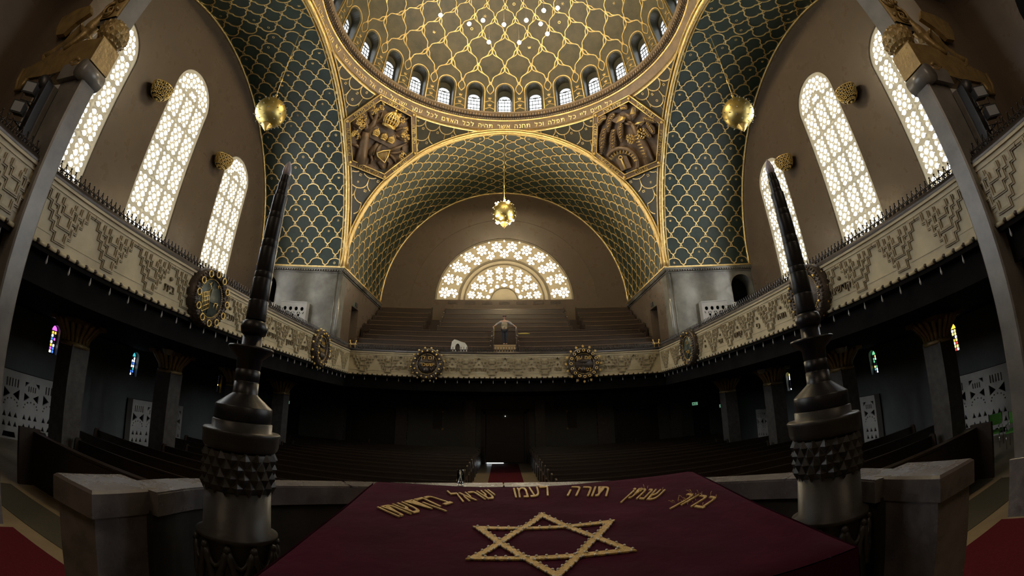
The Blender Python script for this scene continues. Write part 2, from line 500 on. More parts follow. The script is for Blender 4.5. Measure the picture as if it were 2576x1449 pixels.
for sd in (-1, 1):
    for i, cy_ in enumerate(STAIN):
        stained(wall_frame(sd), -sd*cy_, 3.1, 3.92, [E_ST[k] for k in pal[i+(0 if sd < 0 else 3)]], 'window_%d' % wn); wn += 1

# ---- scale pattern of gold bands on a developable surface
SC = [(-.5, .05), (-.495, .15), (-.47, .26), (-.42, .34), (-.365, .385), (-.355, .45), (-.34, .56), (-.30, .68), (-.23, .78), (-.13, .86), (0, .90)]
SC = SC + [(-x, y) for x, y in SC[-2::-1]]
def emblem(mb, P, X, Y, kind, s, mat):
    M = frame(P, X, Y)
    if kind == 0:
        for k in range(6):
            a = PI*k/3+PI/6; mb.prism([(0.02*s*math.cos(a+1.57)+t*math.cos(a), 0.02*s*math.sin(a+1.57)+t*math.sin(a)) for t in (0, s*.5)] +
                                 [(-0.06*s*math.cos(a+1.57)+t*math.cos(a), -0.06*s*math.sin(a+1.57)+t*math.sin(a)) for t in (s*.5, 0)], .02, M, mat)
    elif kind == 1:
        n = 10; o = circle(0, 0, s*.45, n=n); i_ = circle(0, 0, s*.25, n=n)
        V = [M @ Vector((x, y, .02)) for x, y in o+i_]
        mb.add(V, [(i, (i+1) % n, n+(i+1) % n, n+i) for i in range(n)], mat)
    else:
        mb.prism([(-.35*s, -.35*s), (.35*s, -.35*s), (.5*s, .4*s), (.18*s, 0), (0, .45*s), (-.18*s, 0), (-.5*s, .4*s)], .02, M, mat)
def scale_net(mb, surf, u0, u1, rows, pu, pv, wd, h, mat=1, emb=True, keep=None, shape=SC, rr=None):
    nu = int(round((u1-u0)/pu))
    for r in range(rows):
        off = .5 if r % 2 else 0.
        for k in range(-1, nu+1):
            cu = u0+(k+off+.0)*pu+pu*.5
            pts = []; nr = []
            def flush():
                if len(pts) > 1: mb.ribbon(pts, nr, wd, h, mat)
                pts.clear(); nr.clear()
            for x, y in shape:
                u = cu+x*pu
                if u < u0-1e-6 or u > u1+1e-6: flush(); continue
                P, N = surf(u, (r+y)*pv)
                if keep and not keep(P): flush(); continue
                pts.append(P); nr.append(N)
            flush()
            ub = cu-.5*pu
            if u0+.05 < ub < u1-.05:                                   # little square ring at the joint
                c = .055*pu; q = [surf(ub+a*c, r*pv+b*c) for a, b in ((-1, -1), (1, -1), (1, 1), (-1, 1))]
                if not keep or all(keep(p[0]) for p in q):
                    mb.ribbon([p[0] for p in q], [p[1] for p in q], wd*.8, h, mat, closed=True)
            if emb and (k*7+r*5) % 4 == 0 and u0+.3 < cu < u1-.3:
                P, N = surf(cu, (r+.45)*pv)
                if not keep or keep(P):
                    P2, _ = surf(cu+.1, (r+.45)*pv)
                    X = Vector(P2)-Vector(P); Y = Vector(N).cross(X)
                    emblem(mb, Vector(P)+Vector(N)*.004, X, Y, (k+2*r) % 3, .17, mat)

def half_arch_len(): return PI*A/2
PVROWS = 23; PV = half_arch_len()/PVROWS
def barrel(name, axis, s0, s1, sd=1, tile=M_TILE):
    """barrel vault; axis 'x': runs along X from s0 to s1; axis 'y': along Y"""
    mb = MB(); n = 96
    def pt(s, ang, r=0.0):
        c = (A-r)*math.cos(ang); z = ZS+(H-r)*math.sin(ang)
        return (s, c, z) if axis == 'x' else (c, s, z)
    us = np.linspace(s0, s1, 7); an = np.linspace(0, PI, n+1)
    mb.grid(lambda a, s: pt(s, a), an, us, 0)
    mb.grid(lambda a, s: pt(s, a, -.35), an, [s0, s1], 2)               # outer skin
    for side in (0, 1):
        def surf(u, v, side=side):
            a = v/A; a = a if side == 0 else PI-a
            P = pt(u, a)
            N = (0, -math.cos(a), -math.sin(a)) if axis == 'x' else (-math.cos(a), 0, -math.sin(a))
            return P, N
        lo, hi = min(s0, s1), max(s0, s1)
        L = hi-lo; pu = L/round(L/1.13)
        scale_net(mb, surf, lo, hi, PVROWS, pu, PV, .076, .035, 1)
    tag(mb.build(name, [tile, M_GOLD, M_SOFFIT]), kind='structure')
barrel('ceiling_vault_left', 'x', -XW-.05, -A)
barrel('ceiling_vault_right', 'x', A, XW+.05)
barrel('ceiling_vault_back', 'y', A, YB+.05)
barrel_front = MB()
an = np.linspace(0, PI, 49)
barrel_front.grid(lambda a, s: (A*math.cos(a), s, ZS+H*math.sin(a)), an, np.linspace(-17.5, -A, 4), 0)
struct(barrel_front, 'ceiling_vault_chancel', M_PLAST)

# ---- pendentives
RS = A*math.sqrt(2)
HEXN = {}
def pend(sx, sy, name, rich):
    mb = MB(); nz, na = 40, 40
    zt = ZS+math.sqrt(RS**2-(A*1.003)**2)
    ts = np.linspace(0, 1, nz+1)
    def P(u, t):
        z = ZS+(zt-ZS)*t; rho = math.sqrt(max(0, RS**2-(z-ZS)**2)); a0 = math.acos(min(1, A/rho))
        a = a0+(PI/2-2*a0)*u
        return (sx*rho*math.cos(a), sy*rho*math.sin(a), z)
    mb.grid(lambda u, t: P(u, t), np.linspace(0, 1, na+1), ts, 0)
    if rich:
        p0 = Vector((sx*7.858, sy*7.667, 19.088)); nn = (p0-Vector((0, 0, ZS))).normalized()
        h2 = Vector((0, 0, 1))-nn*nn.z; h2.normalize(); h1 = h2.cross(nn)
        def surf(u, v):
            # u along the horizontal circle from the diagonal, v elevation from the springing
            el = v/RS; a = PI/4+u/A
            N = Vector((sx*math.cos(el)*math.cos(a), sy*math.cos(el)*math.sin(a), math.sin(el)))
            return Vector((0, 0, ZS))+N*RS, -N
        def keep(Q):
            Q = Vector(Q)
            if abs(Q.x) > A-.16 or abs(Q.y) > A-.16 or Q.z > 20.68: return False
            d = Q-p0; x, y = d.dot(h1), d.dot(h2)
            return max(abs(x*math.cos(t)+y*math.sin(t)) for t in (R_(30), R_(90), R_(150))) > 2.42
        lob = [(.5, .98), (.5, .80)]+[(.5*math.cos(PI*i/12), .62-.60*math.sin(PI*i/12)) for i in range(13)]+[(-.5, .80), (-.5, .98)]
        scale_net(mb, surf, -6.65, 6.65, 14, .98, .84, .07, .035, 1, True, keep, lob)
    tag(mb.build(name, [M_TILEP, M_GOLD]), kind='structure')
pend(-1, 1, 'ceiling_pendentive_left', True); pend(1, 1, 'ceiling_pendentive_right', True)
pend(-1, -1, 'ceiling_pendentive_front_left', False); pend(1, -1, 'ceiling_pendentive_front_right', False)

# ---- gold mouldings of the arches
def arch_curve(fixed, axis, n=72, dr=0.0, lim=None):
    out = []
    for i in range(n+1):
        a = PI*i/n; c = (A+dr)*math.cos(a); z = ZS+(H+dr)*math.sin(a)
        out.append((fixed, c, z) if axis == 'x' else (c, fixed, z))
    return out
tn = 1
for fx, ax in ((-A, 'x'), (A, 'x'), (A, 'y'), (-A, 'y')):
    mb = MB(); s = 1 if fx > 0 else -1
    c0 = arch_curve(fx+s*.02, ax, dr=.02)
    mb.tube(c0, .15, 8, 0)
    mb.tube(arch_curve(fx-s*.20, ax, dr=.07), .05, 6, 0)
    mb.tube(arch_curve(fx+s*.24, ax, dr=-.01), .05, 6, 0)
    struct(mb, 'trim_%d' % tn, M_GOLD); tn += 1
for fx, ax in ((-XW+.04, 'x'), (XW-.04, 'x'), (YB-.04, 'y')):
    mb = MB(); mb.tube(arch_curve(fx, ax, dr=-.04), .085, 6, 0); struct(mb, 'trim_%d' % tn, M_GOLD); tn += 1

# ---- drum cornice with the inscription ring
mb = MB()
prof = [(9.74, 20.62), (9.78, 20.78), (9.66, 20.90), (9.60, 20.92)]
mb.lathe(prof, n=160, mat=1, caps=False)
mb.lathe([(9.60, 20.92), (9.56, 20.96), (9.44, 21.46), (9.40, 21.48)], n=160, mat=0, caps=False)
mb.lathe([(9.40, 21.48), (9.34, 21.52), (9.36, 21.58)], n=160, mat=1, caps=False)
mb.lathe([(9.36, 21.58), (9.34, 21.74)], n=160, mat=2, caps=False)
mb.lathe([(9.34, 21.74), (9.20, 21.78), (9.22, 21.92)], n=160, mat=2, caps=False)
mb.lathe([(9.22, 21.92), (9.06, 21.95), (9.04, 22.05), (9.5, 22.06)], n=160, mat=0, caps=False)
for k in range(300):                                            # dentils
    a = 2*PI*k/300; M = Matrix.Rotation(a, 4, 'Z')
    mb.box((9.16, -.055, 21.76), (9.34, .055, 21.93), 0, M)
for k in range(400):
    a = 2*PI*k/400; M = Matrix.Rotation(a, 4, 'Z')
    mb.box((9.30, -.03, 21.60), (9.36, .03, 21.70), 0, M)
drum = struct(mb, 'trim_%d' % tn, [M_CORN, M_GOLD, M_DBRONZE]); tn += 1
mb = MB()
ring_text = 'כל חיים ליי כל תפלה וכל תחנה אשר תהיה לכל האדם לכל עמך ישראל וגם אל הנכרי אשר לא מעמך ישראל הוא ובא'
size = .44
L, W = layout(ring_text, .18, .55)
anchor = None
# centre the ring so that the middle of the view falls inside the word that stands there in the hall
idx = ring_text.index('אשר תהיה')
tail, tw = layout(ring_text[idx:], .18, .55)
shift = tw*size - .35
for ch, x, wd in L:
    v, f, _ = glyph(ch)
    s_ = (x+wd/2)*size - shift                                   # metres along the ring, viewer's right positive
    a = s_/9.5
    M = Matrix.Rotation(-a, 4, 'Z')
    base = Vector((0, 9.555, 21.02)); up = Vector((0, -.10, .44)).normalized()
    Ml = M @ frame(base, (1, 0, 0), up)
    mb.add([Ml @ Vector(((p[0]-wd/2)*size, p[1]*size, .006+(p[2]+.5)*.03)) for p in v], f, 0)
mb.build('lettering', M_GOLD, drum)

# ---- dome with its ring of windows
ZD = 21.9; RD = 9.35; NW = 28
def dpt(phi, el, dr=0.0):
    return ((RD+dr)*math.cos(el)*math.sin(phi), (RD+dr)*math.cos(el)*math.cos(phi), ZD+(RD+dr)*math.sin(el))
mb = MB()
DP = 2*PI/NW; EL1 = R_(24); nh = .062*RD
def nichepoly(n=12):
    w2 = R_(3.25); z0, zs = R_(.9), R_(12.4)
    return [(-w2, z0), (w2, z0)] + [(w2*math.cos(PI*i/n), zs+w2*1.0*math.sin(PI*i/n)) for i in range(n+1)]
np_ = nichepoly()
outer = []
for i in range(6): outer.append((-DP/2+DP*i/6, 0.0))
for i in range(8): outer.append((DP/2, EL1*i/8))
for i in range(6): outer.append((DP/2-DP*i/6, EL1))
for i in range(8): outer.append((-DP/2, EL1-EL1*i/8))
pts = [Vector(p) for p in outer]+[Vector(p) for p in np_]
bay = delaunay_2d_cdt(pts, [], [list(range(len(outer))), list(range(len(outer), len(pts)))], 2, 1e-7)
drumwins = []
for k in range(NW):
    ph = k*DP
    mb.add([dpt(ph+p.x, p.y) for p in bay[0]], [tuple(f) for f in bay[2]], 0, False)
    # reveal of the niche, running straight outwards
    out = Vector((math.sin(ph), math.cos(ph), 0))
    a = [Vector(dpt(ph+x, y)) for x, y in np_]; b = [p+out*(.33+max(0, RD-math.hypot(p.x, p.y))) for p in a]; kk = len(a)
    mb.add(a+b, [(i, (i+1) % kk, kk+(i+1) % kk, kk+i) for i in range(kk)], 2)
mb.grid(lambda p, e: dpt(p, e), np.linspace(0, 2*PI, 97)[:-1], np.linspace(EL1, PI/2*.997, 40), 0, True, True)
# interlaced gold net
rows_el = [R_(16.2)]
while rows_el[-1] < R_(78):
    rows_el.append(rows_el[-1]+R_(8.7)*math.cos(rows_el[-1]))
def dn(phi, el): return (-math.cos(el)*math.sin(phi), -math.cos(el)*math.cos(phi), -math.sin(el))
for j in range(len(rows_el)-1):
    e0, e1 = rows_el[j], rows_el[j+1]
    off = .5 if j % 2 == 0 else 0.
    wb = .085*max(.45, math.cos((e0+e1)/2))
    for k in range(NW):
        for sg in (-1, 1):
            for st in (-1, 1):
                P = []; N = []
                for i in range(13):
                    t = i/12
                    base = .5*DP*(.5-.5*math.cos(PI*t))*sg           # from the node to its upper neighbour
                    base += sg*DP*.035*math.sin(4*PI*t)
                    lens = st*DP*.06*abs(math.sin(2*PI*t)) if t > .5 else 0.
                    if st > 0 and t < .48: continue
                    P.append(dpt((k+off)*DP+base+lens, e0+(e1-e0)*t, -.01)); N.append(dn((k+off)*DP+base, e0+(e1-e0)*t))
                mb.ribbon(P, N, wb, .04, 1)
        c = .10*math.cos(e0)
        q = [((k+off)*DP+a*R_(.55), e0+b*R_(.55)*math.cos(e0)) for a, b in ((-1, -1), (1, -1), (1, 1), (-1, 1))]
        mb.ribbon([dpt(*p, -.01) for p in q], [dn(*p) for p in q], wb*.8, .045, 1, closed=True)
        if j > 0 and (k*3+j*5) % 4 == 0:
            el = rows_el[j+1] if j+2 < len(rows_el) else e1
            P = Vector(dpt((k+off)*DP, el, -.02)); X = Vector((math.cos((k+off)*DP), -math.sin((k+off)*DP), 0)); Nn = Vector(dn((k+off)*DP, el))
            emblem(mb, P, X, Nn.cross(X), (k+j) % 3, .24, 1)
# lines under the first nodes and round the niches
for k in range(NW):
    ph = k*DP
    fr_ = [(-R_(4.1), R_(.2)), (-R_(4.1), R_(12.4))] + [(-R_(4.1)*math.cos(PI*i/12), R_(12.4)+R_(4.0)*math.sin(PI*i/12)) for i in range(1, 12)] + [(R_(4.1), R_(12.4)), (R_(4.1), R_(.2))]
    mb.ribbon([dpt(ph+x, y, -.01) for x, y in fr_], [dn(ph+x, y) for x, y in fr_], .085, .04, 1)
    mid = ph+DP/2
    for z_ in (3.4, 6.8):
        q = [(-R_(1.9), R_(z_)), (0, R_(z_+.9)), (R_(1.9), R_(z_))]
        mb.ribbon([dpt(mid+x, y, -.01) for x, y in q], [dn(mid+x, y) for x, y in q], .06, .035, 1)
        P = Vector(dpt(mid, R_(z_+2.0), -.02)); X = Vector((math.cos(mid), -math.sin(mid), 0)); Nn = Vector(dn(mid, R_(z_+2.)))
        emblem(mb, P, X, Nn.cross(X), 2, .26, 1)
    for sg in (-1, 1):
        P = []; N = []
        for i in range(9):
            t = i/8; x = sg*(R_(4.1)*.62*(1-t)**.8+0*t)+0; 
            xx = mid + sg*R_(1.9)*math.sin(PI*t)*.9*(1-t*.2); el = R_(10.8)+(rows_el[0]-R_(10.8))*t
            P.append(dpt(xx, el, -.01)); N.append(dn(xx, el))
        mb.ribbon(P, N, .07, .04, 1)
    bx = [(-R_(1.9), R_(.3)), (R_(1.9), R_(.3))]
    mb.ribbon([dpt(mid+x, y, -.01) for x, y in bx], [dn(mid+x, y) for x, y in bx], .05, .03, 1)
struct(mb, 'ceiling_dome', [M_TILED, M_GOLD, M_TILEP])
for k in range(NW):
    ph = k*DP; out = Vector((math.sin(ph), math.cos(ph), 0)); tn_ = Vector((math.cos(ph), -math.sin(ph), 0))
    Mw = frame(Vector((0, 0, 0))+out*(RD+.30), tn_, (0, 0, 1))
    z0, zs, r = ZD+.12, ZD+1.58, .48
    bk = MB(); bk.pierced([(-.9, ZD-.1), (.9, ZD-.1), (.9, ZD+3.4), (-.9, ZD+3.4)], [arch_poly(-r-.02, r+.02, z0-.02, zs, 12)], .06, Mw)
    fr = MB(); hs = []
    cw = 2*(r-.05)/4
    for i in range(4):
        for j in range(5):
            x = -r+.05+i*cw; z = z0+.05+j*.32
            hs.append([(x+.02, z+.02), (x+cw-.02, z+.02), (x+cw-.02, z+.30), (x+.02, z+.30)])
    for (a0, a1) in ((.04, .5), (.5, .96)):
        rr_ = r-.07
        hs.append([(rr_*math.cos(PI*a0)*1, zs+.07+rr_*math.sin(PI*a0)*.9)] + [(rr_*math.cos(PI*(a0+(a1-a0)*i/6)), zs+.07+rr_*.9*math.sin(PI*(a0+(a1-a0)*i/6))) for i in range(1, 7)] + [((.02 if a0 < .3 else -.02), zs+.07)])
    fr.pierced(arch_poly(-r-.015, r+.015, z0-.015, zs, 12), hs, .05, Mw @ Matrix.Translation((0, 0, -.01)))
    o = struct(fr, 'window_%d' % wn, M_LEAD); wn += 1
    bk.build('recess', M_TILEP, o)
    pn = MB(); pp = arch_poly(-r-.1, r+.1, z0-.08, zs, 12)
    pn.add([Mw @ Vector((x, y, -.1)) for x, y in pp], [tuple(range(len(pp)))])
    pn.build('pane', E_DRUM, o)

# ---- back wall with the lunette
MBK = frame((0, YB, 0), (1, 0, 0), (0, 0, 1))              # normal towards the camera
LZ = 11.55; LR = 5.33; LK = .952
def lun(r, n=40, k=LK): return [(r*math.cos(PI*i/n), LZ+r*k*math.sin(PI*i/n)) for i in range(n+1)]
mb = MB()
mb.pierced([(-10.2, 4.3), (10.2, 4.3), (10.2, 21), (-10.2, 21)], [[(-LR, LZ), (LR, LZ)]+lun(LR)[1:-1]], .45, MBK)
gro = [(7.15*math.cos(PI*i/48), LZ+.0+6.68*math.sin(PI*i/48)) for i in range(49)]
mb.ribbon([MBK @ Vector((x, y, 0)) for x, y in gro], [(0, -1, 0)]*49, .06, .03, 0)
for x0 in (-3.9, -2.6, -1.3, 0, 1.3, 2.6, 3.9):
    mb.box((x0-.4, YB-.03, 11.22), (x0+.4, YB, 11.42), 1)
struct(mb, 'wall_back', [M_PLAST, M_DBRONZE])
mb = MB(); Mz = MBK @ Matrix.Translation((0, 0, -.08))
def rosette(cx, cz, R0, petals, holes, a0=0.):
    holes.append(circle(cx, cz, R0*.24, R0*.24*LK, 7))
    for i in range(petals):
        a = 2*PI*i/petals+a0; rr_ = R0*.62
        px, pz = cx+rr_*math.cos(a), cz+rr_*math.sin(a); s1, s2 = R0*.29, R0*math.sin(PI/petals)*.47
        holes.append([(px+s1*math.cos(t)*math.cos(a)-s2*math.sin(t)*math.sin(a), pz+s1*math.cos(t)*math.sin(a)+s2*math.sin(t)*math.cos(a)) for t in [2*PI*k/8 for k in range(8)]])
holes = []
def pol(r, a): return (r*math.cos(a), LZ+r*LK*math.sin(a))
for (r, n, R0, pt_) in ((4.62, 12, .50, 7), (3.98, 11, .42, 6), (2.55, 10, .35, 6), (1.98, 8, .31, 6)):
    for i in range(n):
        a = PI*(i+.5)/n
        x, z = pol(r, a)
        if z-R0 < LZ+.08: z = LZ+.08+R0
        rosette(x, z, R0, pt_, holes, a)
for (r, n, s) in ((5.12, 13, .07), (4.95, 26, .045), (1.60, 9, .07), (3.55, 0, 0)):
    for i in range(n):
        a = PI*(i+.5)/n if n < 20 else PI*(i+.25+.5*(i % 2))/n
        x, z = pol(r, a)
        if z > LZ+.15: holes.append(circle(x, z, s, n=6))
for i in range(7):
    a = PI*(i+.5)/7; x, z = pol(1.27, a)
    for dx, dz, s in ((0, 0, .15), (-.16, .0, .07), (.16, 0, .07)):
        xx = x+dx*math.sin(a); zz = z-dx*math.cos(a)
        if zz-s > LZ+.06: holes.append(circle(xx, zz, s, n=8))
good = []
def bb(h): return min(p[0] for p in h), max(p[0] for p in h), min(p[1] for p in h), max(p[1] for p in h)
ctr = []
for h in holes:
    cx = sum(p[0] for p in h)/len(h); cz = sum(p[1] for p in h)/len(h); r = max(math.hypot(p[0]-cx, p[1]-cz) for p in h)
    if min(p[1] for p in h) < LZ+.04: continue
    ok = True
    for (x, z, q, hh) in ctr:
        if math.hypot(cx-x, cz-z) < r+q:
            # separating test on sampled points
            if any(math.hypot(p[0]-x, p[1]-z) < min(q, math.hypot(1e9, 0))*.80 for p in h) and min(math.hypot(p[0]-k[0], p[1]-k[1]) for p in h for k in hh) < .03: ok = False; break
            if min(math.hypot(p[0]-k[0], p[1]-k[1]) for p in h for k in hh) < .025: ok = False; break
    if ok: ctr.append((cx, cz, r, h)); good.append(h)
mb.pierced([(-LR, LZ), (LR, LZ)]+lun(LR)[1:-1], good, .12, Mz)
for r, w_ in ((5.25, .13), (3.45, .20), (3.05, .12), (1.02, .08)):
    c_ = lun(r); mb.ribbon([Mz @ Vector((x, y, 0)) for x, y in c_], [(0, -1, 0)]*len(c_), w_, .06, 0)
o = struct(mb, 'window_%d' % wn, M_FRAMEB); wn += 1
pn = MB(); pp = [(-LR, LZ), (LR, LZ)]+lun(LR)[1:-1]
pn.add([Mz @ Vector((x, y, -.3)) for x, y in pp], [tuple(range(len(pp)))]); pn.build('pane', E_LUN, o)

# ---- pier walls above the galleries, cornices
def pier(sd):
    # wall facing the camera in the side arm (plane Y = A)
    M = frame((0, A, 0), (1, 0, 0), (0, 0, 1)); mb = MB()
    x0, x1 = (A, XW) if sd > 0 else (-XW, -A)
    n0, n1 = (13.75, 15.28) if sd > 0 else (-15.28, -13.75)
    mb.pierced([(x0, UZ), (x1, UZ), (x1, ZS), (x0, ZS)], [arch_poly(n0, n1, 6.2, 9.75, 16)], .9, M)
    mb.box((n0, A+.88, 6.1), (n1, A+.92, 10.7), 1)
    # wall of the back arm (plane X = sd*A)
    M = frame((sd*A, 0, 0), (0, -sd, 0), (0, 0, 1)); q = -sd
    ya, yb = sorted((q*(A+.9), q*YB)); d0, d1 = sorted((q*12.0, q*13.4))
    mb.pierced([(ya, UZ), (yb, UZ), (yb, ZS), (ya, ZS)], [[(d0, 6.6), (d1, 6.6), (d1, 9.4), (d0, 9.4)]], .8, M, 2)
    mb.box((sd*(A+.8)-.02, 11.9, 6.5), (sd*(A+.8)+.02, 13.5, 9.5), 1)
    for dx in (0, .28):
        mb.tube([(sd*(A+.02+dx*0), A+.02+dx*0, UZ+.6), (sd*(A+.02), A+.02, ZS-.2)] if dx == 0 else [(sd*(A+dx), A-.03, UZ+.6), (sd*(A+dx), A-.03, ZS-.2)], .10 if dx == 0 else .035, 8, 0)
    tag(mb.build('wall_pier_left' if sd < 0 else 'wall_pier_right', [M_STUC, M_SOFFIT, M_PLAST]), kind='structure')
    # near pier walls, facing away from the camera
    mb = MB(); mb.box((x0, -A-.9, UZ), (x1, -A, ZS)); struct(mb, 'wall_pier_front_left' if sd < 0 else 'wall_pier_front_right', M_PLAST)
    # cornice
    mb = MB()
    def run(p, q_, nrm):
        p, q_, nrm = Vector(p), Vector(q_), Vector(nrm); t = (q_-p)
        for (za, zb, o_, mt) in ((ZS-.34, ZS-.26, .05, 0), (ZS-.26, ZS-.16, .10, 2), (ZS-.16, ZS-.05, .16, 0), (ZS-.05, ZS+.05, .20, 1)):
            a = p+nrm*0; b = q_+nrm*o_
            lo = [min(a[i], b[i]) for i in range(2)]; hi = [max(a[i], b[i]) for i in range(2)]
            mb.box((lo[0], lo[1], za), (hi[0], hi[1], zb), mt)
        k = int(t.length/.16)
        for i in range(k):
            c = p+t*((i+.5)/k)+nrm*.11
            mb.box((c.x-.045, c.y-.045, ZS-.25), (c.x+.045, c.y+.045, ZS-.17), 0)
    run((sd*A, A, 0), (sd*XW, A, 0), (0, -1, 0))
    run((sd*A, A-.20, 0), (sd*A, YB, 0), (-sd, 0, 0))
    global tn
    tag(mb.build('trim_%d' % tn, [M_STUC, M_GOLD, M_DBRONZE]), kind='structure'); tn += 1
pier(-1); pier(1)

# ---- galleries: slabs, soffits
mb = MB()
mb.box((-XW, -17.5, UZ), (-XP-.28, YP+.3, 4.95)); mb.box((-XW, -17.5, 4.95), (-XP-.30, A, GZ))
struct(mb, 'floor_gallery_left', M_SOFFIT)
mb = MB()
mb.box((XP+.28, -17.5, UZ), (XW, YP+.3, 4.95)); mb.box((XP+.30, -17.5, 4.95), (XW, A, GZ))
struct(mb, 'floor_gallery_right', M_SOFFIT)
mb = MB()
mb.box((-XW, YP+.3, UZ), (XW, YL+.4, 4.95))
mb.box((-A, YP+.28, 4.95), (A, 9.2, GZ))
GROWS = [(9.2, 5.85), (10.35, 6.30), (11.45, 6.75), (12.55, 7.25), (13.7, 7.75), (14.75, 8.25), (15.75, 8.75), (16.75, 9.25), (17.55, 9.8)]
for i, (y, z) in enumerate(GROWS):
    y1 = GROWS[i+1][0] if i+1 < len(GROWS) else YB
    mb.box((-A, y, 4.95), (A, y1, z), 1)
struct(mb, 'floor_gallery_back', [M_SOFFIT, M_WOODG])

# ---- parapets
def steps(x0, y0, x1, y1, n):
    """stair from (x0,y0) to (x1,y1)"""
    p = [(x0, y0)]; dx = (x1-x0)/n; dy = (y1-y0)/n
    for i in range(n):
        p.append((x0+dx*(i+.45), y0+dy*i)); p.append((x0+dx*(i+.55), y0+dy*(i+1)))
    p.append((x1, y1))
    return p
def parapet(name, M, x0, x1, xm, words, vees, zt=6.2, zb=4.91):
    mb = MB()
    mb.box((x0, zb, -.22), (x1, zt-.10, 0), 0, M)
    mb.box((x0, zt-.14, -.22), (x1, zt-.07, .05), 0, M)
    mb.box((x0, zt-.24, -.02), (x1, zt-.20, .025), 0, M)
    mb.box((x0, zb+.235, -.01), (x1, zb+.25, .012), 0, M)
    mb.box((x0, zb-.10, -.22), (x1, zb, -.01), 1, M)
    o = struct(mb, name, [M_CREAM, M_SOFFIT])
    rel = MB(); P = 1.36
    def band(pts, w_, h):
        """flat raised band along a right-angled line"""
        L, Rr = [], []
        for i, p in enumerate(pts):
            d0 = Vector(pts[i])-Vector(pts[i-1]) if i else Vector(pts[1])-Vector(pts[0])
            d1 = Vector(pts[i+1])-Vector(pts[i]) if i+1 < len(pts) else d0
            d0.normalize(); d1.normalize()
            n = Vector((-d0.y, d0.x)); n = n if abs(d0.dot(d1)) > .9 else n+Vector((-d1.y, d1.x))
            L.append((p[0]+n.x*w_/2, p[1]+n.y*w_/2)); Rr.append((p[0]-n.x*w_/2, p[1]-n.y*w_/2))
        rel.pierced(Rr+L[::-1], [], h+.01, M @ Matrix.Translation((0, 0, h)), 0, False)
    for xv in vees:
        y0 = zt-.30
        for k, (s_, dep, n) in enumerate(((.53, .80, 5), (.345, .51, 3), (.17, .25, 2))):
            dx = (s_-.035)/n; dy = dep/n; x, y = -s_, y0
            pts = [(xv-.69, y0), (xv+x, y)] if k == 0 else [(xv+x, y)]
            for i in range(n):
                pts += [(xv+x, y-dy), (xv+x+dx, y-dy)]; x += dx; y -= dy
            half = pts[:]
            pts = half+[(2*xv-p[0], p[1]) for p in half[::-1]]
            for w_, h in ((.086, .035), (.032, .060)): band(pts, w_, h)
    for xw, tx in words:
        rel.sphere(M @ Vector((xw, 5.60, .02)), .055, 8, 1)
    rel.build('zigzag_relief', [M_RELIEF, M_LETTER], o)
    for xw, tx in words:
        if tx:
            t = MB(); write(t, tx, M @ Matrix.Translation((xw, 5.27, 0)), .28, .05, 0, .12); t.build('lettering', M_LETTER, o)
    hr = MB(); hr.tube([M @ Vector((x0, zt-.02, -.06)), M @ Vector((x1, zt-.02, -.06))], .085, 10)
    hr.box((x0, zt-.08, -.2), (x1, zt-.04, .06), 0, M)
    hr.build('handrail', M_RAIL, o)
    cr = MB(); n = int((x1-x0)/.14); st = (x1-x0)/n
    for i in range(n):
        a = x0+i*st; q = [M @ Vector((x, y, -.10)) for x, y in ((a, zt+.06), (a+st*.5, zt+.27), (a+st, zt+.06))]
        cr.tube(q, .017, 4, 0, False, False)
        q = [M @ Vector((x, y, -.10)) for x, y in ((a, zt+.18), (a+st*.5, zt+.06), (a+st, zt+.18))]
        cr.tube(q, .015, 4, 0, False, False)
        cr.sphere(M @ Vector((a+st*.5, zt+.29, -.10)), .022, 5)
        cr.sphere(M @ Vector((a, zt+.14, -.10)), .02, 5)
    for zz in (.05, .16): cr.tube([M @ Vector((x0, zt+zz, -.10)), M @ Vector((x1, zt+zz, -.10))], .014, 5)
    cr.build('cresting', M_IRON, o)
    bd = MB(); n = int((x1-x0)/.26); st = (x1-x0)/n
    for i in range(n):
        a = x0+i*st
        bd.tube([M @ Vector((a+.06, zb+.02, .03)), M @ Vector((a+st-.02, zb+.02, .03))], .042, 7, 0)
        bd.sphere(M @ Vector((a+.02, zb+.03, .055)), .042, 7, 1)
    bd.build('bead_moulding', [M_CREAM, M_DBRONZE], o)
    dr = MB(); dr.lathe([(.004, .06), (.010, .0), (.022, -.07), (.025, -.10), (.016, -.13), (.004, -.14)], n=8, caps=False)
    n = int((x1-x0)/.60); src = None
    for i in range(n):
        p = M @ Vector((x0+(i+.5)*(x1-x0)/n, zb-.13, -.05))
        if src is None: src = dr.build('pendant_drop', M_DROP, o, p)
        else:
            c = src.copy(); COL.objects.link(c); c.location = p
    return o
def hide(vs, meds, r=.62): return [v for v in vs if all(abs(v-m) > r for m in meds)]
WC = -.3; WPD = 1.40
ks = range(-8, 6)
vees_y = [WC+(k+.5)*WPD for k in range(-11, 6)]
left_w = {-4: 'בית', -2: 'תביא', -1: 'מרודים', 0: 'ועניים', 1: 'לחמך', 2: 'לרעב', 4: 'פרס'}
right_w = {-4: 'קדשים', -2: 'תהיו', -1: 'כי', 0: 'קדוש', 1: 'אני', 2: 'יי', 4: 'אלהיכם'}
back_w = {4: 'תורה', 2: 'צוה', 1: 'לנו', 0: 'משה', -1: 'מורשה', -2: 'קהלת', -4: 'יעקב'}
ML = frame((-XP, 0, 0), (0, 1, 0), (0, 0, 1)); MR = frame((XP, 0, 0), (0, -1, 0), (0, 0, 1)); MB_ = frame((0, YP, 0), (1, 0, 0), (0, 0, 1))
parapet('wall_gallery_left', ML, -17.0, YP, 0, [(WC+k*WPD, t) for k, t in left_w.items()], vees_y)
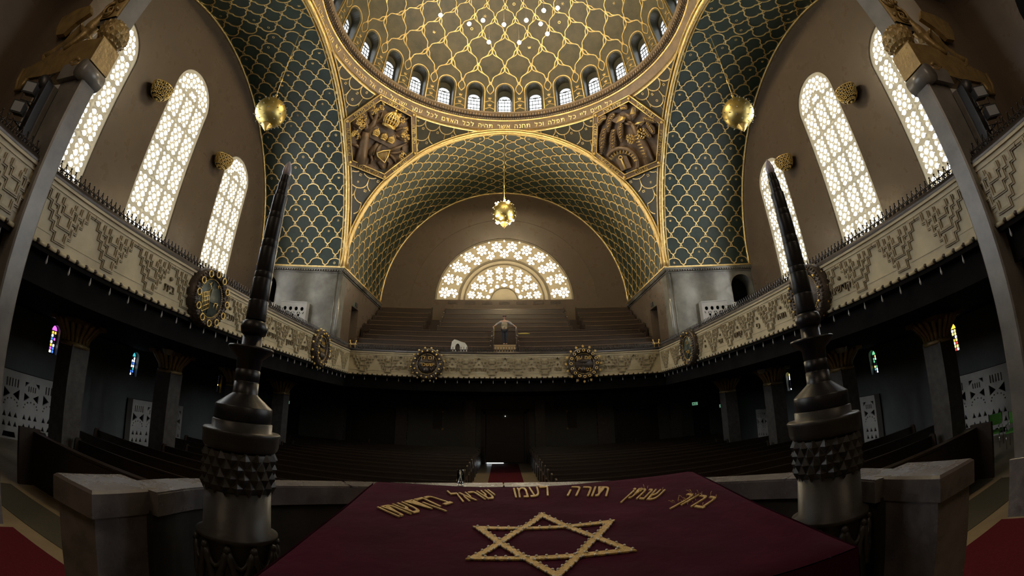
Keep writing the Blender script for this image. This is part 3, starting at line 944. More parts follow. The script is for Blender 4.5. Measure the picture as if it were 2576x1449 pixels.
parapet('wall_gallery_right', MR, -YP, 17.0, 0, [(-(WC+k*WPD), t) for k, t in right_w.items()], [-v for v in vees_y])
gback = parapet('wall_gallery_back', MB_, -XP, XP, 0, [(k*1.33, t) for k, t in back_w.items()], [(k+.5)*1.33 for k in range(-6, 6)])

for s in (-1, 1):
    mb = MB(); x = s*(XP-.12)
    for dx in (-.14, .14):
        mb.tube([(x+dx, YP+.05, 6.2), (x+dx*.8, YP+.05, 6.45), (x+dx*1.2, YP+.05, 6.62)], .02, 6); mb.sphere((x+dx*1.2, YP+.05, 6.64), .035, 6)
    mb.box((x-.2, YP, 6.44), (x+.2, YP+.1, 6.48)); mb.build('corner_bracket', M_GOLDS, gback)

# ---- ground-floor back wall with doors
mb = MB(); Mk = frame((0, YL, 0), (1, 0, 0), (0, 0, 1)); F_ = (YL+14.82)/26.82
def sx_(x): return x*F_
mb.pierced([(-XW, 0), (XW, 0), (XW, UZ), (-XW, UZ)], [[(sx_(-9.0), 0.02), (sx_(-6.5), 0.02), (sx_(-6.5), 3.05), (sx_(-9.0), 3.05)], [(-1.2, .02), (1.2, .02), (1.2, 3.12), (-1.2, 3.12)],
            [(sx_(6.6), .02), (sx_(8.7), .02), (sx_(8.7), 3.05), (sx_(6.6), 3.05)], [(sx_(-13.6), .02), (sx_(-12.3), .02), (sx_(-12.3), 2.85), (sx_(-13.6), 2.85)],
            [(sx_(11.2), .02), (sx_(12.3), .02), (sx_(12.3), 2.85), (sx_(11.2), 2.85)]], .35, Mk, 0)
for a, b in ((-6.26, -5.6), (-9.95, -9.4), (-2.3, -1.65), (1.71, 2.28), (9.7, 10.4), (5.3, 6.0)):
    mb.box((sx_(a), YL-.22, 0), (sx_(b), YL, 3.95), 1)
for a, b, h in ((-1.2, 1.2, 3.12), (sx_(-9.), sx_(-6.5), 3.05), (sx_(6.6), sx_(8.7), 3.05)):
    for k, e in enumerate((.0, .16)):
        dd = .10-.05*k
        mb.box((a-e-.14, YL-dd, 0), (a-e, YL, h+e+.14), 2); mb.box((b+e, YL-dd, 0), (b+e+.14, YL, h+e+.14), 2); mb.box((a-e-.14, YL-dd, h+e), (b+e+.14, YL, h+e+.14), 2)
struct(mb, 'wall_back_lower', [M_PLAST_D, M_MARB, M_DOOR])
mb = MB(); mb.box((-XW, YL+.34, 0), (XW, YL+.40, UZ)); struct(mb, 'wall_vestibule', M_SOFFIT)
dnum = 1
def door(a, b, h, leaves, gap=.02):
    global dnum
    mb = MB(); mb.box((a+.02, YL+.12, 0.0 if gap < .03 else gap), (b-.02, YL+.2, h-.02))
    w_ = (b-a)/leaves
    o = struct(mb, 'door_%d' % dnum, M_DOOR); dnum += 1
    for i in range(leaves):
        for z0, z1 in ((.25, 1.25), (1.4, h-.3)):
            p = MB(); p.box((a+i*w_+.15, YL+.09, z0), (a+(i+1)*w_-.15, YL+.12, z1)); p.build('door_panel', M_DOOR, o)
    k = MB(); k.tube([((a+b)/2-.1, YL+.06, 1.0), ((a+b)/2-.1, YL+.06, 1.25)], .018, 6); k.build('handle', M_GILTW, o)
    return o
door(-1.2, 1.2, 3.12, 2, .06); door(sx_(-9.), sx_(-6.5), 3.05, 2); door(sx_(6.6), sx_(8.7), 3.05, 2); door(sx_(-13.6), sx_(-12.3), 2.85, 1); door(sx_(11.2), sx_(12.3), 2.85, 1)
mb = MB(); mb.box((-1.14, YL+.24, .004), (-.1, YL+.26, .055)); g = struct(mb, 'window_%d' % wn, E_GAP); wn += 1  # daylight strip under the door, a glowing box rather than a window
mb = MB(); mb.sphere((0.02, YL+.09, 2.98), .02, 6); tag(mb.build('trim_%d' % tn, E_GAP), kind='structure'); tn += 1  # small spot of daylight at the door, drawn as a glowing ball

# ---- chancel side walls and the wall behind the camera
for sd, nm in ((-1, 'wall_chancel_left'), (1, 'wall_chancel_right')):
    M = frame((sd*11.3, 0, 0), (0, -sd, 0), (0, 0, 1)); q = -sd; mb = MB()
    a, b = sorted((q*-17.5, q*-9.7)); d0, d1 = sorted((q*-14.6, q*-12.15))
    mb.pierced([(a, 4.96), (b, 4.96), (b, 21), (a, 21)], [arch_poly(d0, d1, 5.3, 9.0, 14)], .3, M)
    mb.box((sd*11.32, -14.8, 5), (sd*11.9, -12, 10.6), 1)
    struct(mb, nm, [M_PLAST, M_SOFFIT])
mb = MB(); MF = frame((0, -17.5, 0), (-1, 0, 0), (0, 0, 1))
eh = [arch_poly(c-1.1, c+1.1, 8.0, 13.5, 16) for c in (-5.2, 5.2)]
mb.pierced([(-16, 0), (16, 0), (16, 22), (-16, 22)], eh, .4, MF); struct(mb, 'wall_front', M_PLAST)
for c in (-5.2, 5.2):                          # two added glowing panes, out of view, warming the chancel and pillars
    mb = MB(); pp = arch_poly(c-1.1, c+1.1, 8.0, 13.5, 16); mb.add([MF @ Vector((x, y, -.25)) for x, y in pp], [tuple(range(len(pp)))])
    struct(mb, 'window_%d' % wn, E_FILL); wn += 1

# ================================================================== THINGS
def mesh_from(ob):
    bpy.context.view_layer.update()
    dg = bpy.context.evaluated_depsgraph_get()
    me = bpy.data.meshes.new_from_object(ob.evaluated_get(dg))
    v = [tuple(p.co) for p in me.vertices]; f = [tuple(p.vertices) for p in me.polygons]
    bpy.data.meshes.remove(me); return v, f
def skin(nodes, edges, root=0, sub=2):
    """one continuous tapered surface over a skeleton; nodes: (x,y,z,r) or (x,y,z,rx,ry)"""
    me = bpy.data.meshes.new('skeleton'); me.from_pydata([n[:3] for n in nodes], edges, [])
    ob = bpy.data.objects.new('skeleton', me); COL.objects.link(ob)
    md = ob.modifiers.new('skin', 'SKIN'); md.use_smooth_shade = True; md.branch_smoothing = .6
    for i, n in enumerate(nodes):
        sv = me.skin_vertices[0].data[i]
        sv.radius = (n[3], n[4] if len(n) > 4 else n[3]); sv.use_root = (i == root)
    ss = ob.modifiers.new('sub', 'SUBSURF'); ss.levels = sub; ss.render_levels = sub
    r = mesh_from(ob); bpy.data.objects.remove(ob); bpy.data.meshes.remove(me)
    return r
def chain(k0, n): return [(k0+i, k0+i+1) for i in range(n-1)]

# ---- near pillars with gilded carving and the chancel arch
def near_pillar(sd, name, label):
    X0, X1 = sd*7.9, sd*8.71; Y0, Y1 = -10.48, -10.08
    lo, hi = min(X0, X1), max(X0, X1)
    mb = MB()
    c = .03
    mb.add([(lo+c, Y0, 0), (hi-c, Y0, 0), (hi, Y0+c, 0), (hi, Y1-c, 0), (hi-c, Y1, 0), (lo+c, Y1, 0), (lo, Y1-c, 0), (lo, Y0+c, 0)] +
           [(lo+c, Y0, 7.95), (hi-c, Y0, 7.95), (hi, Y0+c, 7.95), (hi, Y1-c, 7.95), (hi-c, Y1, 7.95), (lo+c, Y1, 7.95), (lo, Y1-c, 7.95), (lo, Y0+c, 7.95)],
           [(i, (i+1) % 8, 8+(i+1) % 8, 8+i) for i in range(8)])
    o = mb.build(name, M_MARBL); tag(o, label, None, None, 'structure')
    p = MB(); e_ = .012 if sd < 0 else .06; p.bevbox((lo-e_, Y0-e_, 0), (hi+e_, Y1+e_, 1.05), .01); p.build('plinth', M_MARB, o)
    # roll and block of the capital
    p = MB(); p.tube([(sd*7.98, Y0-.14, 8.10), (sd*7.98, Y1+.03, 8.10)], .21, 16)
    p.box((min(sd*7.98, sd*8.75), Y0-.12, 7.93), (max(sd*7.98, sd*8.75), Y1+.02, 8.30)); p.build('roll_moulding', M_MARBL, o)
    p = MB(); a, b = sorted((sd*7.86, sd*8.62))
    p.bevbox((a, Y0-.10, 8.30), (b, Y1+.06, 9.0), .10); p.build('capital_block', M_GILTW, o)
    p = MB(); cc = Vector((sd*8.12, -10.25, 9.28)); p.sphere(cc, .36, 20, 0, (1, 1, .95))
    for i in range(7):                               # diamond net on the ball
        for k in range(14):
            el = R_(-50+i*18); az = 2*PI*(k+.5*(i % 2))/14
            d = Vector((math.cos(el)*math.cos(az), math.cos(el)*math.sin(az), math.sin(el)*.95)); q = cc+d*.355
            t1 = Vector((-math.sin(az), math.cos(az), 0)); t2 = d.cross(t1).normalized(); s = .055*math.cos(el)+.01
            pts = [q+t1*s, q+t2*s, q-t1*s, q-t2*s]
            p.add([x for x in pts]+[q+d*.03], [(0, 1, 4), (1, 2, 4), (2, 3, 4), (3, 0, 4)], 0)
    p.build('diamond_ball', M_GILTW, o)
    # carved foliage of the springing
    p = MB()
    def ap(a, r, y): return Vector((sd*r*math.cos(a), y, 9.45+r*math.sin(a)))
    aa = np.linspace(R_(1), R_(62), 30)
    p.grid(lambda a, k: ap(a, (8.02, 8.04, 8.60, 8.62)[int(k)], (Y0, Y0-.04, Y0-.04, Y0)[int(k)]), aa, [0, 1, 2, 3], 0)
    for i in range(20):
        a0 = R_(2.5+i*3.0); cpt = ap(a0, 8.32, Y0-.07); s_ = 1 if i % 2 else -1
        tang = Vector((-sd*math.sin(a0), 0, math.cos(a0))); inw = Vector((-sd*math.cos(a0), 0, -math.sin(a0)))
        for rad, ph in ((.24, 0), (.15, 2.2)):
            pts = []
            for t in range(16):
                th = t/15*PI*2.5+ph; rr = rad*(1-t/19)
                pts.append(cpt+tang*(rr*math.cos(th))+inw*(s_*rr*math.sin(th)+.06*s_)+Vector((0, -.02*math.sin(t*.8), 0)))
            p.tube(pts, [.042*(1-t/24) for t in range(16)], 6, 0)
        p.sphere(cpt+inw*(-.2*s_), .055, 7, 0)
    p.build('foliage', M_GILTW, o)
    # beam towards the wall with the crouching figure
    p = MB(); a = sd*8.35; b = sd*10.6
    prof = [(8.0, 8.30), (8.15, 8.16), (8.34, 8.14), (8.6, 8.20), (9.2, 8.18), (10.25, 8.26), (10.35, 8.02), (10.55, 8.0), (10.75, 8.30), (10.75, 8.62), (10.3, 8.68), (9.7, 8.86), (8.6, 8.98), (8.0, 8.9)]
    M = frame((0, -10.22, 0), (1, 0, 0), (0, 0, 1))
    poly = [(sd*x, z) for x, z in prof]
    p.prism(poly if sd > 0 else poly, .34, M)
    p.tube([(sd*x, Y0-.10, z-.04) for x, z in prof[5:10]] , .05, 6)
    p.tube([(sd*x, Y0-.08, z+.02) for x, z in ((8.15, 8.24), (8.4, 8.22), (8.6, 8.34), (8.4, 8.42), (8.25, 8.33))], .055, 7)
    p.build('carved_beam', M_GILTW, o)
    nd = [(9.75, -10.35, 9.15, .20, .18), (9.3, -10.35, 9.35, .24, .20), (8.95, -10.35, 9.62, .22), (8.75, -10.38, 9.92, .13), (8.66, -10.42, 10.12, .13),
          (9.95, -10.45, 8.95, .12), (10.2, -10.5, 8.9, .10), (10.05, -10.5, 8.72, .07), (9.85, -10.52, 8.66, .06),
          (8.85, -10.5, 9.25, .10), (9.05, -10.55, 8.98, .08), (9.3, -10.56, 8.86, .06),
          (10.0, -10.2, 8.98, .11), (10.25, -10.2, 8.85, .08), (10.05, -10.2, 8.68, .06)]
    ed = [(0, 1), (1, 2), (2, 3), (3, 4), (0, 5), (5, 6), (6, 7), (7, 8), (2, 9), (9, 10), (10, 11), (0, 12), (12, 13), (13, 14)]
    v, f = skin([(sd*n[0], *n[1:]) for n in nd], ed, 1, 2)
    p = MB(); p.add(v, f, 0, True)
    wing = [(10.2, 9.95), (9.7, 10.08), (9.15, 10.06), (8.92, 9.76), (9.30, 9.55), (9.55, 9.28), (9.9, 9.32), (10.12, 9.6)]
    Mw = frame((0, -10.58, 0), (1, 0, 0), (0, 0, 1)); p.prism([(sd*x, z) for x, z in wing], .10, Mw)
    for k in range(5):
        t = k/4
        p.tube([(sd*(9.0+.05*k), -10.60, 9.85-.03*k), (sd*(9.45+.02*k), -10.62, 9.95-.13*k), (sd*(10.1-.12*k), -10.60, 9.88-.14*k)], [.03, .045, .02], 6)
    p.build('crouching_figure', M_GILTW, o)
    return o
near_pillar(-1, 'pillar_left', 'tall grey marble pillar with gilded carved capital near the left gallery')
near_pillar(1, 'pillar_right', 'tall grey marble pillar with gilded carved capital near the right gallery')
mb = MB()
def archring(a, k):
    Rr = (8.0, 8.62, 8.62, 8.0)[k]; y = (-10.48, -10.48, -10.02, -10.02)[k]
    return (Rr*math.cos(a), y, 9.45+Rr*math.sin(a))
mb.grid(archring, np.linspace(0, PI, 65), [0, 1, 2, 3], 0)
mb.v; mb.grid(lambda a, k: archring(a, int(k)), np.linspace(0, PI, 65), [3, 0], 0)
struct(mb, 'ceiling_arch_chancel', M_MARBL)
mb = MB(); M = frame((0, -9.72, 0), (1, 0, 0), (0, 0, 1))
mb.pierced([(-11.6, 4.96), (-9.6, 4.96)]+[(-9.6*math.cos(PI*i/40), ZS+H*math.sin(PI*i/40)) for i in range(41)]+[(9.6, 4.96), (11.6, 4.96), (11.6, 22), (-11.6, 22)], [], .1, M)
struct(mb, 'wall_chancel_arch', M_PLAST)

# ---- floodlights and loudspeaker beside the pillars
def floodlight(x, y, z, yaw, label):
    o = thing('floodlight', label, 'floodlight', (x, y, z), yaw, 'floodlights beside the pillars')
    p = MB(); p.box((-.13, -.10, -.10), (.13, .06, .10)); p.box((-.16, -.12, -.13), (.16, -.10, .13)); p.build('housing', M_PLASTIC, o)
    p = MB(); p.box((-.13, -.128, -.10), (.13, -.122, .10)); p.build('glass', M_LAMPGL, o)
    p = MB(); p.tube([(-.18, 0, 0), (-.18, .02, -.22), (.18, .02, -.22), (.18, 0, 0)], .012, 5); p.tube([(0, .02, -.22), (0, .25, -.22)], .02, 6); p.build('bracket', M_PLASTIC, o)
for sd, side in ((-1, 'left'), (1, 'right')):
    x = sd*8.75
    floodlight(x, -11.02, 6.92, sd*-.5, 'lower black floodlight behind the %s marble pillar, just above the gallery rail' % side)
    floodlight(x, -10.98, 7.38, sd*-.5, 'upper black floodlight behind the %s marble pillar, under the carved beam' % side)
    mb = MB(); mb.box((x-.11, -10.80, 6.2), (x+.11, -10.62, 7.75)); o = mb.build('column_loudspeaker', M_PLASTIC)
    tag(o, 'slim upright loudspeaker column against the back of the %s marble pillar' % side, 'loudspeaker')
    p = MB(); p.box((x-.13, -10.62, 6.2), (x+.13, -10.50, 7.75)); p.build('mount', M_MARBL, o)
    t = thing('round_spotlight', 'round black spotlight lamp under the carved beam of the %s pillar' % side, 'spotlight', (sd*8.85, -10.75, 7.75))
    p = MB(); p.lathe([(.02, .16), (.10, .14), (.17, .0), (.17, -.16), (.15, -.18), (.13, -.10), (.02, -.08)], n=16, M=Matrix.Rotation(R_(50), 4, 'X')); p.build('housing', M_PLASTIC, t)
    p = MB(); p.tube([(0, 0, .1), (0, .1, .3)], .02, 6); p.build('stem', M_PLASTIC, t)

# ---- wall sconces
def sconce(sd, y, label):
    o = thing('wall_sconce', label, 'wall lamp', (sd*(XW-.02), y, 14.5), 0 if sd < 0 else PI, 'gilded sconces between the side windows')
    b = MB(); prof = [(.02, -.38), (.18, -.35), (.32, -.26), (.42, -.10), (.46, .08), (.47, .26)]
    Mh = Matrix.Translation((.50, 0, 0)) @ Matrix.Rotation(R_(8), 4, 'Y')
    b.lathe([(p_*.97, q_) for p_, q_ in prof], n=20, mat=1, M=Mh, caps=False)
    for j in range(6):
        z = -.34+j*.11; r = np.interp(z, [p[1] for p in prof], [p[0] for p in prof])
        for k in range(14):
            a = 2*PI*(k+.5*(j % 2))/14
            q = Mh @ Vector((r*math.cos(a), r*math.sin(a), z)); nx = (Mh.to_3x3() @ Vector((math.cos(a), math.sin(a), -.4))).normalized()
            t1 = nx.cross(Vector((0, 0, 1))).normalized(); t2 = nx.cross(t1)
            pts = [q+nx*.02+(t1*math.cos(u)+t2*math.sin(u))*.052 for u in [2*PI*i/8 for i in range(8)]]
            b.tube(pts, .024, 5, 0, closed=True)
    b.build('basket', [M_GOLDS, M_DBRONZE], o)
    r = MB(); r.lathe([(.02, .24), (.46, .24)], n=20, mat=1, M=Mh, caps=False)
    r.tube([Mh @ Vector((.47*math.cos(a), .47*math.sin(a), .27)) for a in np.linspace(0, 2*PI, 25)[:-1]], .03, 6, closed=True)
    r.build('rim', [M_GOLDS, M_DBRONZE], o)
    for q in ((.86, 0, .26), (.46, 0, -.42)):
        k = MB(); k.sphere(q, .06, 8); k.build('knob', M_GOLDS, o)
    m = MB(); m.box((0, -.10, -.25), (.10, .10, .2)); m.tube([(.08, 0, -.05), (.3, 0, .0)], .05, 8); m.build('wall_mount', M_DBRONZE, o)
sconce(-1, -2.85, 'gilded basket sconce on the left wall between first and second tall windows')
sconce(-1, 2.95, 'gilded basket sconce on the left wall beside the window nearest the dome corner')
sconce(1, -2.85, 'gilded basket sconce on the right wall between first and second tall windows')
sconce(1, 2.95, 'gilded basket sconce on the right wall beside the window behind the right candle')

# ---- hanging globe lamps
def globe(x, y, z, r, label, lit, ztop):
    o = thing('globe_lamp', label, 'hanging lamp', (x, y, z), 0, 'brass globe lamps on long wires')
    g = MB(); g.sphere((0, 0, 0), r, 32); g.build('globe', M_GOLDB, o)
    f = MB(); f.lathe([(.30*r, -.93*r), (.36*r, -.98*r), (.28*r, -1.05*r), (.30*r, -1.10*r), (.16*r, -1.18*r), (.18*r, -1.24*r), (.07*r, -1.34*r), (.02*r, -1.42*r)], n=16)
    f.build('bottom_finial', M_GOLDS, o)
    h = MB(); h.lathe([(.2*r, .96*r), (.22*r, 1.02*r), (.08*r, 1.08*r), (.10*r, 1.15*r), (.05*r, 1.2*r), (.05*r, 1.35*r), (.09*r, 1.42*r), (.03*r, 1.5*r)], n=12)
    h.build('top_finial', M_GOLDS, o)
    w_ = MB(); L = ztop-z; w_.tube([(0, 0, 1.45*r), (0, 0, L)], .016, 5)
    for t in (.35, .62): w_.lathe([(.01, L*t-.12), (.05, L*t-.05), (.03, L*t), (.05, L*t+.05), (.01, L*t+.12)], n=8)
    w_.build('wire', M_GOLDS, o)
    s = MB(); e = MB(); rng = random.Random(3)
    N = 70
    for i in range(N):
        zz = 1-2*(i+.5)/N; az = i*2.399963
        d = Vector((math.sqrt(1-zz*zz)*math.cos(az), math.sqrt(1-zz*zz)*math.sin(az), zz))
        if abs(zz) > .93: continue
        s.tube([d*r*.98, d*r*1.05], .012, 5)
        if lit and (zz > .55 or zz < -.35) and i % 2 == 0:
            e.sphere(d*r*1.09, .05, 6)
        else:
            s.sphere(d*r*1.075, .030, 6, 1)
    s.build('stud', [M_GOLDS, M_DROP], o)['kind'] = 'stuff'
    if lit: e.build('lit_bulb', E_BULB, o)['kind'] = 'stuff'
globe(-10.66, -.05, 15.15, .72, 'unlit brass globe lamp hanging before the left green vault', False, 20.72)
globe(10.66, -.05, 15.22, .74, 'unlit brass globe lamp hanging before the right green vault', False, 20.72)
globe(-.03, 10.65, 15.25, .75, 'lit globe lamp hanging in front of the half-round window', True, 20.72)

# ---- bulbs hanging under the dome
bulbs = [(-3.43, .63, 22, 'leftmost of the bright bulbs under the dome'), (-1.95, 1.27, 22, 'second bright bulb from the left under the dome'),
         (-1.2, 1.03, 22, 'third bright bulb from the left in the row under the dome'), (-.08, 1.33, 22, 'bright bulb at the middle of the row under the dome'),
         (1.11, 1.01, 22, 'bright bulb just right of the middle of the row under the dome'), (1.89, 1.24, 22, 'bright bulb between the middle row and the right-hand lower bulb'),
         (2.31, 1.95, 22, 'bright bulb lowest at the right of the cluster under the dome'), (-.92, 2.62, 22, 'left one of the two lowest bright bulbs under the dome'),
         (.78, 2.64, 22, 'right one of the two lowest bright bulbs under the dome'), (1.99, .31, 22, 'bright bulb high in the cluster, left of the rightmost one'),
         (2.7, .12, 22, 'rightmost and highest of the bright bulbs under the dome')]
ico = MB(); ico.sphere((0, 0, 0), .11, 8)
bm_src = None
for x, y, z, lb in bulbs:
    o = thing('pendant_bulb', lb, 'light bulb', (x, y, z), 0, 'bright bulbs under the dome')
    if bm_src is None: bm_src = ico.build('bulb', E_BULB, o)
    else:
        c = bm_src.copy(); COL.objects.link(c); c.parent = o
    zt = ZD+math.sqrt(max(0, RD**2-x*x-y*y))
    w_ = MB(); w_.tube([(0, 0, .08), (0, 0, zt-z)], .006, 4); w_.lathe([(.04, .06), (.045, .16), (.02, .2)], n=8); w_.build('cable', M_DBRONZE, o)

# ---- hexagonal reliefs on the pendentives
def crown(mb, x, y, s, M, mat=0):
    Mc = M @ Matrix.Translation((x, y, .10)) @ Matrix.Scale(s, 4)
    mb.lathe([(.42, -.5), (.47, -.45), (.47, -.34), (.42, -.3)], n=14, mat=mat, M=Mc @ Matrix.Rotation(-PI/2, 4, 'X'))
    for k in range(8):
        a = PI*(k+.5)/8
        pts = []
        for t in range(8):
            u = t/7; r = .44*(1+.35*math.sin(PI*u*.8))*(1-u**3*.75)
            pts.append(Mc @ Vector((r*math.cos(a), -.3+.85*u, r*math.sin(a)*.6)))
        mb.tube(pts, .055*s, 5, mat)
    for yy in (-.05, .2): mb.tube([Mc @ Vector((.52*math.cos(a)*(1-.3*(yy > .1)*.4), yy, .3*math.sin(a))) for a in np.linspace(0, PI, 10)], .04*s, 5, mat)
    mb.sphere(Mc @ Vector((0, .42, .05)), .22*s, 8, mat); mb.sphere(Mc @ Vector((0, .70, .05)), .10*s, 6, mat)
def cluster(mb, x, y, s, M, rng, mat=0):
    for i in range(16):
        a = rng.random()*2*PI; r = s*math.sqrt(rng.random())
        px, py = x+r*math.cos(a)*.7, y+r*math.sin(a)
        b = rng.random()*PI; q = Vector((math.cos(b), math.sin(b), 0))*.10
        mb.tube([M @ (Vector((px, py, .14))-q), M @ Vector((px, py, .20)), M @ (Vector((px, py, .14))+q)], [.012, .035, .012], 5, mat)
def hexrelief(sd, px, loc, name, label, words):
    p0 = Vector((sd*7.858, 7.667, 19.088)); nn = (p0-Vector((0, 0, ZS))).normalized()
    e2 = Vector((0, 0, 1))-nn*nn.z; e2.normalize(); e1 = e2.cross(nn)
    M = frame(p0-nn*.36, -e1, e2)                      # local z points into the room
    Aff = np.linalg.lstsq(np.array([[*p, 1] for p in px], float), np.array([(-a, b) for a, b in loc]), rcond=None)[0]
    def W(u, v):
        r = np.array([u, v, 1.]) @ Aff; return float(r[0]), float(r[1])
    o = bpy.data.objects.new(name, None); COL.objects.link(o); tag(o, label, 'relief', 'hexagonal reliefs on the pendentives')
    hx = lambda R: [(R*math.cos(PI/3*i), R*math.sin(PI/3*i)) for i in range(6)]
    b = MB(); b.prism(hx(2.30), .05, M @ Matrix.Translation((0, 0, -.25))); b.prism(hx(2.72), .3, M @ Matrix.Translation((0, 0, -.56))); b.build('ground', M_BRONZE, o)
    fr = MB(); fr.pierced(hx(2.72), [hx(2.30)], .40, M @ Matrix.Translation((0, 0, .10)), 0); 
    for R0, w_ in ((2.68, .06), (2.33, .05)):
        c_ = hx(R0); fr.tube([M @ Vector((x, y, .11)) for x, y in c_], w_*.8, 6, 1, closed=True)
    for x, y in hx(2.50): fr.sphere(M @ Vector((x, y, .13)), .10, 8, 1)
    fr.build('frame', [M_BRONZE, M_GOLDS], o)
    t = MB()
    for i in range(6):
        a = PI/3*i+PI/6; r = 2.50*math.cos(PI/6)
        Mi = M @ Matrix.Translation((r*math.cos(a), r*math.sin(a), .10)) @ Matrix.Rotation(a-PI/2, 4, 'Z') @ Matrix.Translation((0, -.10, 0))
        write(t, words[i], Mi, .33, .05, 0, .12, .9)
    t.build('lettering', M_GOLDS, o)
    return o, M, W
rng = random.Random(5)
pxL = [(630, 50), (1225, 370), (1240, 975), (735, 1375), (150, 1150), (95, 430)]
lcL = [(1.39, 2.29), (-1.49, 2.28), (-2.74, .09), (-1.41, -2.25), (1.26, -2.33), (2.66, .08)]
o, M, W = hexrelief(-1, pxL, lcL, 'hexagonal_relief', 'hexagonal bronze relief of a tree, crowns and a harp on the left pendentive',
                    ['כתר תורה', 'וכתר כהונה', 'וכתר מלכות', 'שלשה כתרים', 'הם כתר שם', 'טוב עולה'])
mb = MB()
def br(pts, r0, r1, mbx=mb, mat=0, z=.06, M=M, W=W):
    n = len(pts); mbx.tube([M @ Vector((*W(*p), z-.2+.02*i)) for i, p in enumerate(pts)], [r0+(r1-r0)*i/(n-1) for i in range(n)], 8, mat)
br([(330, 1130), (370, 950), (400, 780), (430, 640)], .40, .24); br([(430, 700), (440, 560), (400, 430)], .22, .08); br([(430, 640), (540, 520), (590, 380), (620, 260)], .24, .07)
br([(400, 800), (300, 680), (240, 560)], .16, .06); br([(360, 900), (280, 850), (210, 830)], .16, .06); br([(540, 520), (660, 430), (690, 330)], .14, .06); br([(440, 560), (300, 560), (220, 520)], .12, .05)
br([(560, 490), (500, 380), (480, 330)], .12, .05); br([(640, 420), (600, 330), (690, 260)], .10, .04); br([(560, 480), (700, 470), (750, 520)], .12, .05)
br([(470, 1000), (560, 880), (620, 830)], .20, .10); br([(800, 950), (920, 900), (1000, 860), (1080, 820)], .14, .05); br([(800, 980), (920, 980), (1060, 930)], .14, .05); br([(800, 1000), (880, 1080), (920, 1180)], .14, .05)
br([(870, 560), (960, 480), (1060, 430), (1110, 400)], .14, .05); br([(900, 620), (980, 580), (1100, 560)], .12, .05); br([(960, 480), (1000, 380), (960, 330)], .10, .04); br([(900, 700), (1000, 760), (1100, 800)], .14, .05)
br([(1020, 850), (1020, 960), (1060, 1010)], .10, .05); br([(740, 1050), (800, 1140), (760, 1220)], .10, .05); br([(480, 950), (520, 1080), (490, 1150)], .14, .06)
br([(560, 1080), (600, 960), (650, 830), (600, 820), (560, 870), (530, 1000)], .16, .10); br([(640, 1100), (680, 1180), (700, 1230)], .22, .14)
mb.build('tree', M_BRONZE, o)
mb = MB(); mb.prism([W(*p) for p in ((580, 540), (470, 620), (475, 720), (800, 890), (890, 810), (890, 690))][::-1], .16, M @ Matrix.Translation((0, 0, -.12))); mb.build('plaque', M_BRONZE, o)
mb = MB(); x, y = W(795, 450); crown(mb, x, y, .95, M @ Matrix.Translation((0, 0, .10))); mb.build('large_crown', M_GOLDS, o)
for q in ((568, 645), (688, 705), (800, 758)):
    mb = MB(); x, y = W(*q); crown(mb, x, y, .40, M @ Matrix.Translation((0, 0, .08))); mb.build('small_crown', M_GOLDS, o)
mb = MB()
for q, s in (((640, 250), .28), ((530, 300), .28), ((360, 430), .30), ((300, 480), .2), ((350, 540), .25), ((250, 690), .32), ((230, 650), .2), ((970, 450), .25), ((1020, 610), .28), ((1000, 690), .2), ((1060, 730), .28), ((990, 1010), .30), ((930, 370), .16)):
    cluster(mb, *W(*q), s, M, rng)
mb.build('leaf_clusters', M_GOLDS, o)
mb = MB()
for i in range(9):
    a = W(600+i*22, 975-i*5); b = W(590+i*15+30, 1040+i*9)
    mb.tube([M @ Vector((*a, .12)), M @ Vector((*b, .12))], .018, 5)
mb.tube([M @ Vector((*W(*p), .12)) for p in ((580, 960), (680, 930), (790, 920), (760, 1000), (700, 1120), (590, 1020))], .045, 6, closed=True)
mb.build('harp', M_GOLDS, o)

pxR = [(655, 60), (1200, 450), (1135, 1145), (575, 1385), (55, 975), (90, 365)]
lcR = [(-1.27, 2.33), (-2.59, .06), (-1.18, -2.28), (1.43, -2.31), (2.81, .1), (1.48, 2.3)]
o, M, W = hexrelief(1, pxR, lcR, 'hexagonal_relief', 'hexagonal bronze relief of a palm, birds and a sun gate on the right pendentive',
                    ['צדיק כתמר', 'יפרח כארז', 'בלבנון ישגה', 'שתולים בבית', 'בחצרות', 'אלהינו יפריחו'])
def br2(pts, r0, r1, mbx, mat=0, z=.06):
    n = len(pts); mbx.tube([M @ Vector((*W(*p), z-.1)) for p in pts], [r0+(r1-r0)*i/(n-1) for i in range(n)], 8, mat)
mb = MB(); br2([(1000, 1080), (930, 900), (860, 760), (780, 640), (720, 500)], .32, .16, mb)
br2([(720, 520), (640, 500), (560, 480)], .12, .06, mb); br2([(740, 540), (700, 470), (640, 470)], .10, .05, mb); br2([(780, 620), (810, 540), (880, 450)], .10, .05, mb)
mb.build('palm_trunk', M_BRONZE, o)
mb = MB()
for k in range(9):
    t = k/8; cx, cy = 790+(980-790)*t, 680+(1040-680)*t; hw = 42+12*t
    mb.tube([M @ Vector((*W(cx-hw, cy+14), .10)), M @ Vector((*W(cx, cy+2), .22)), M @ Vector((*W(cx+hw, cy-16), .10))], .03, 5)
mb.build('trunk_band', M_GOLDS, o)
fro = MB(); gl = MB()
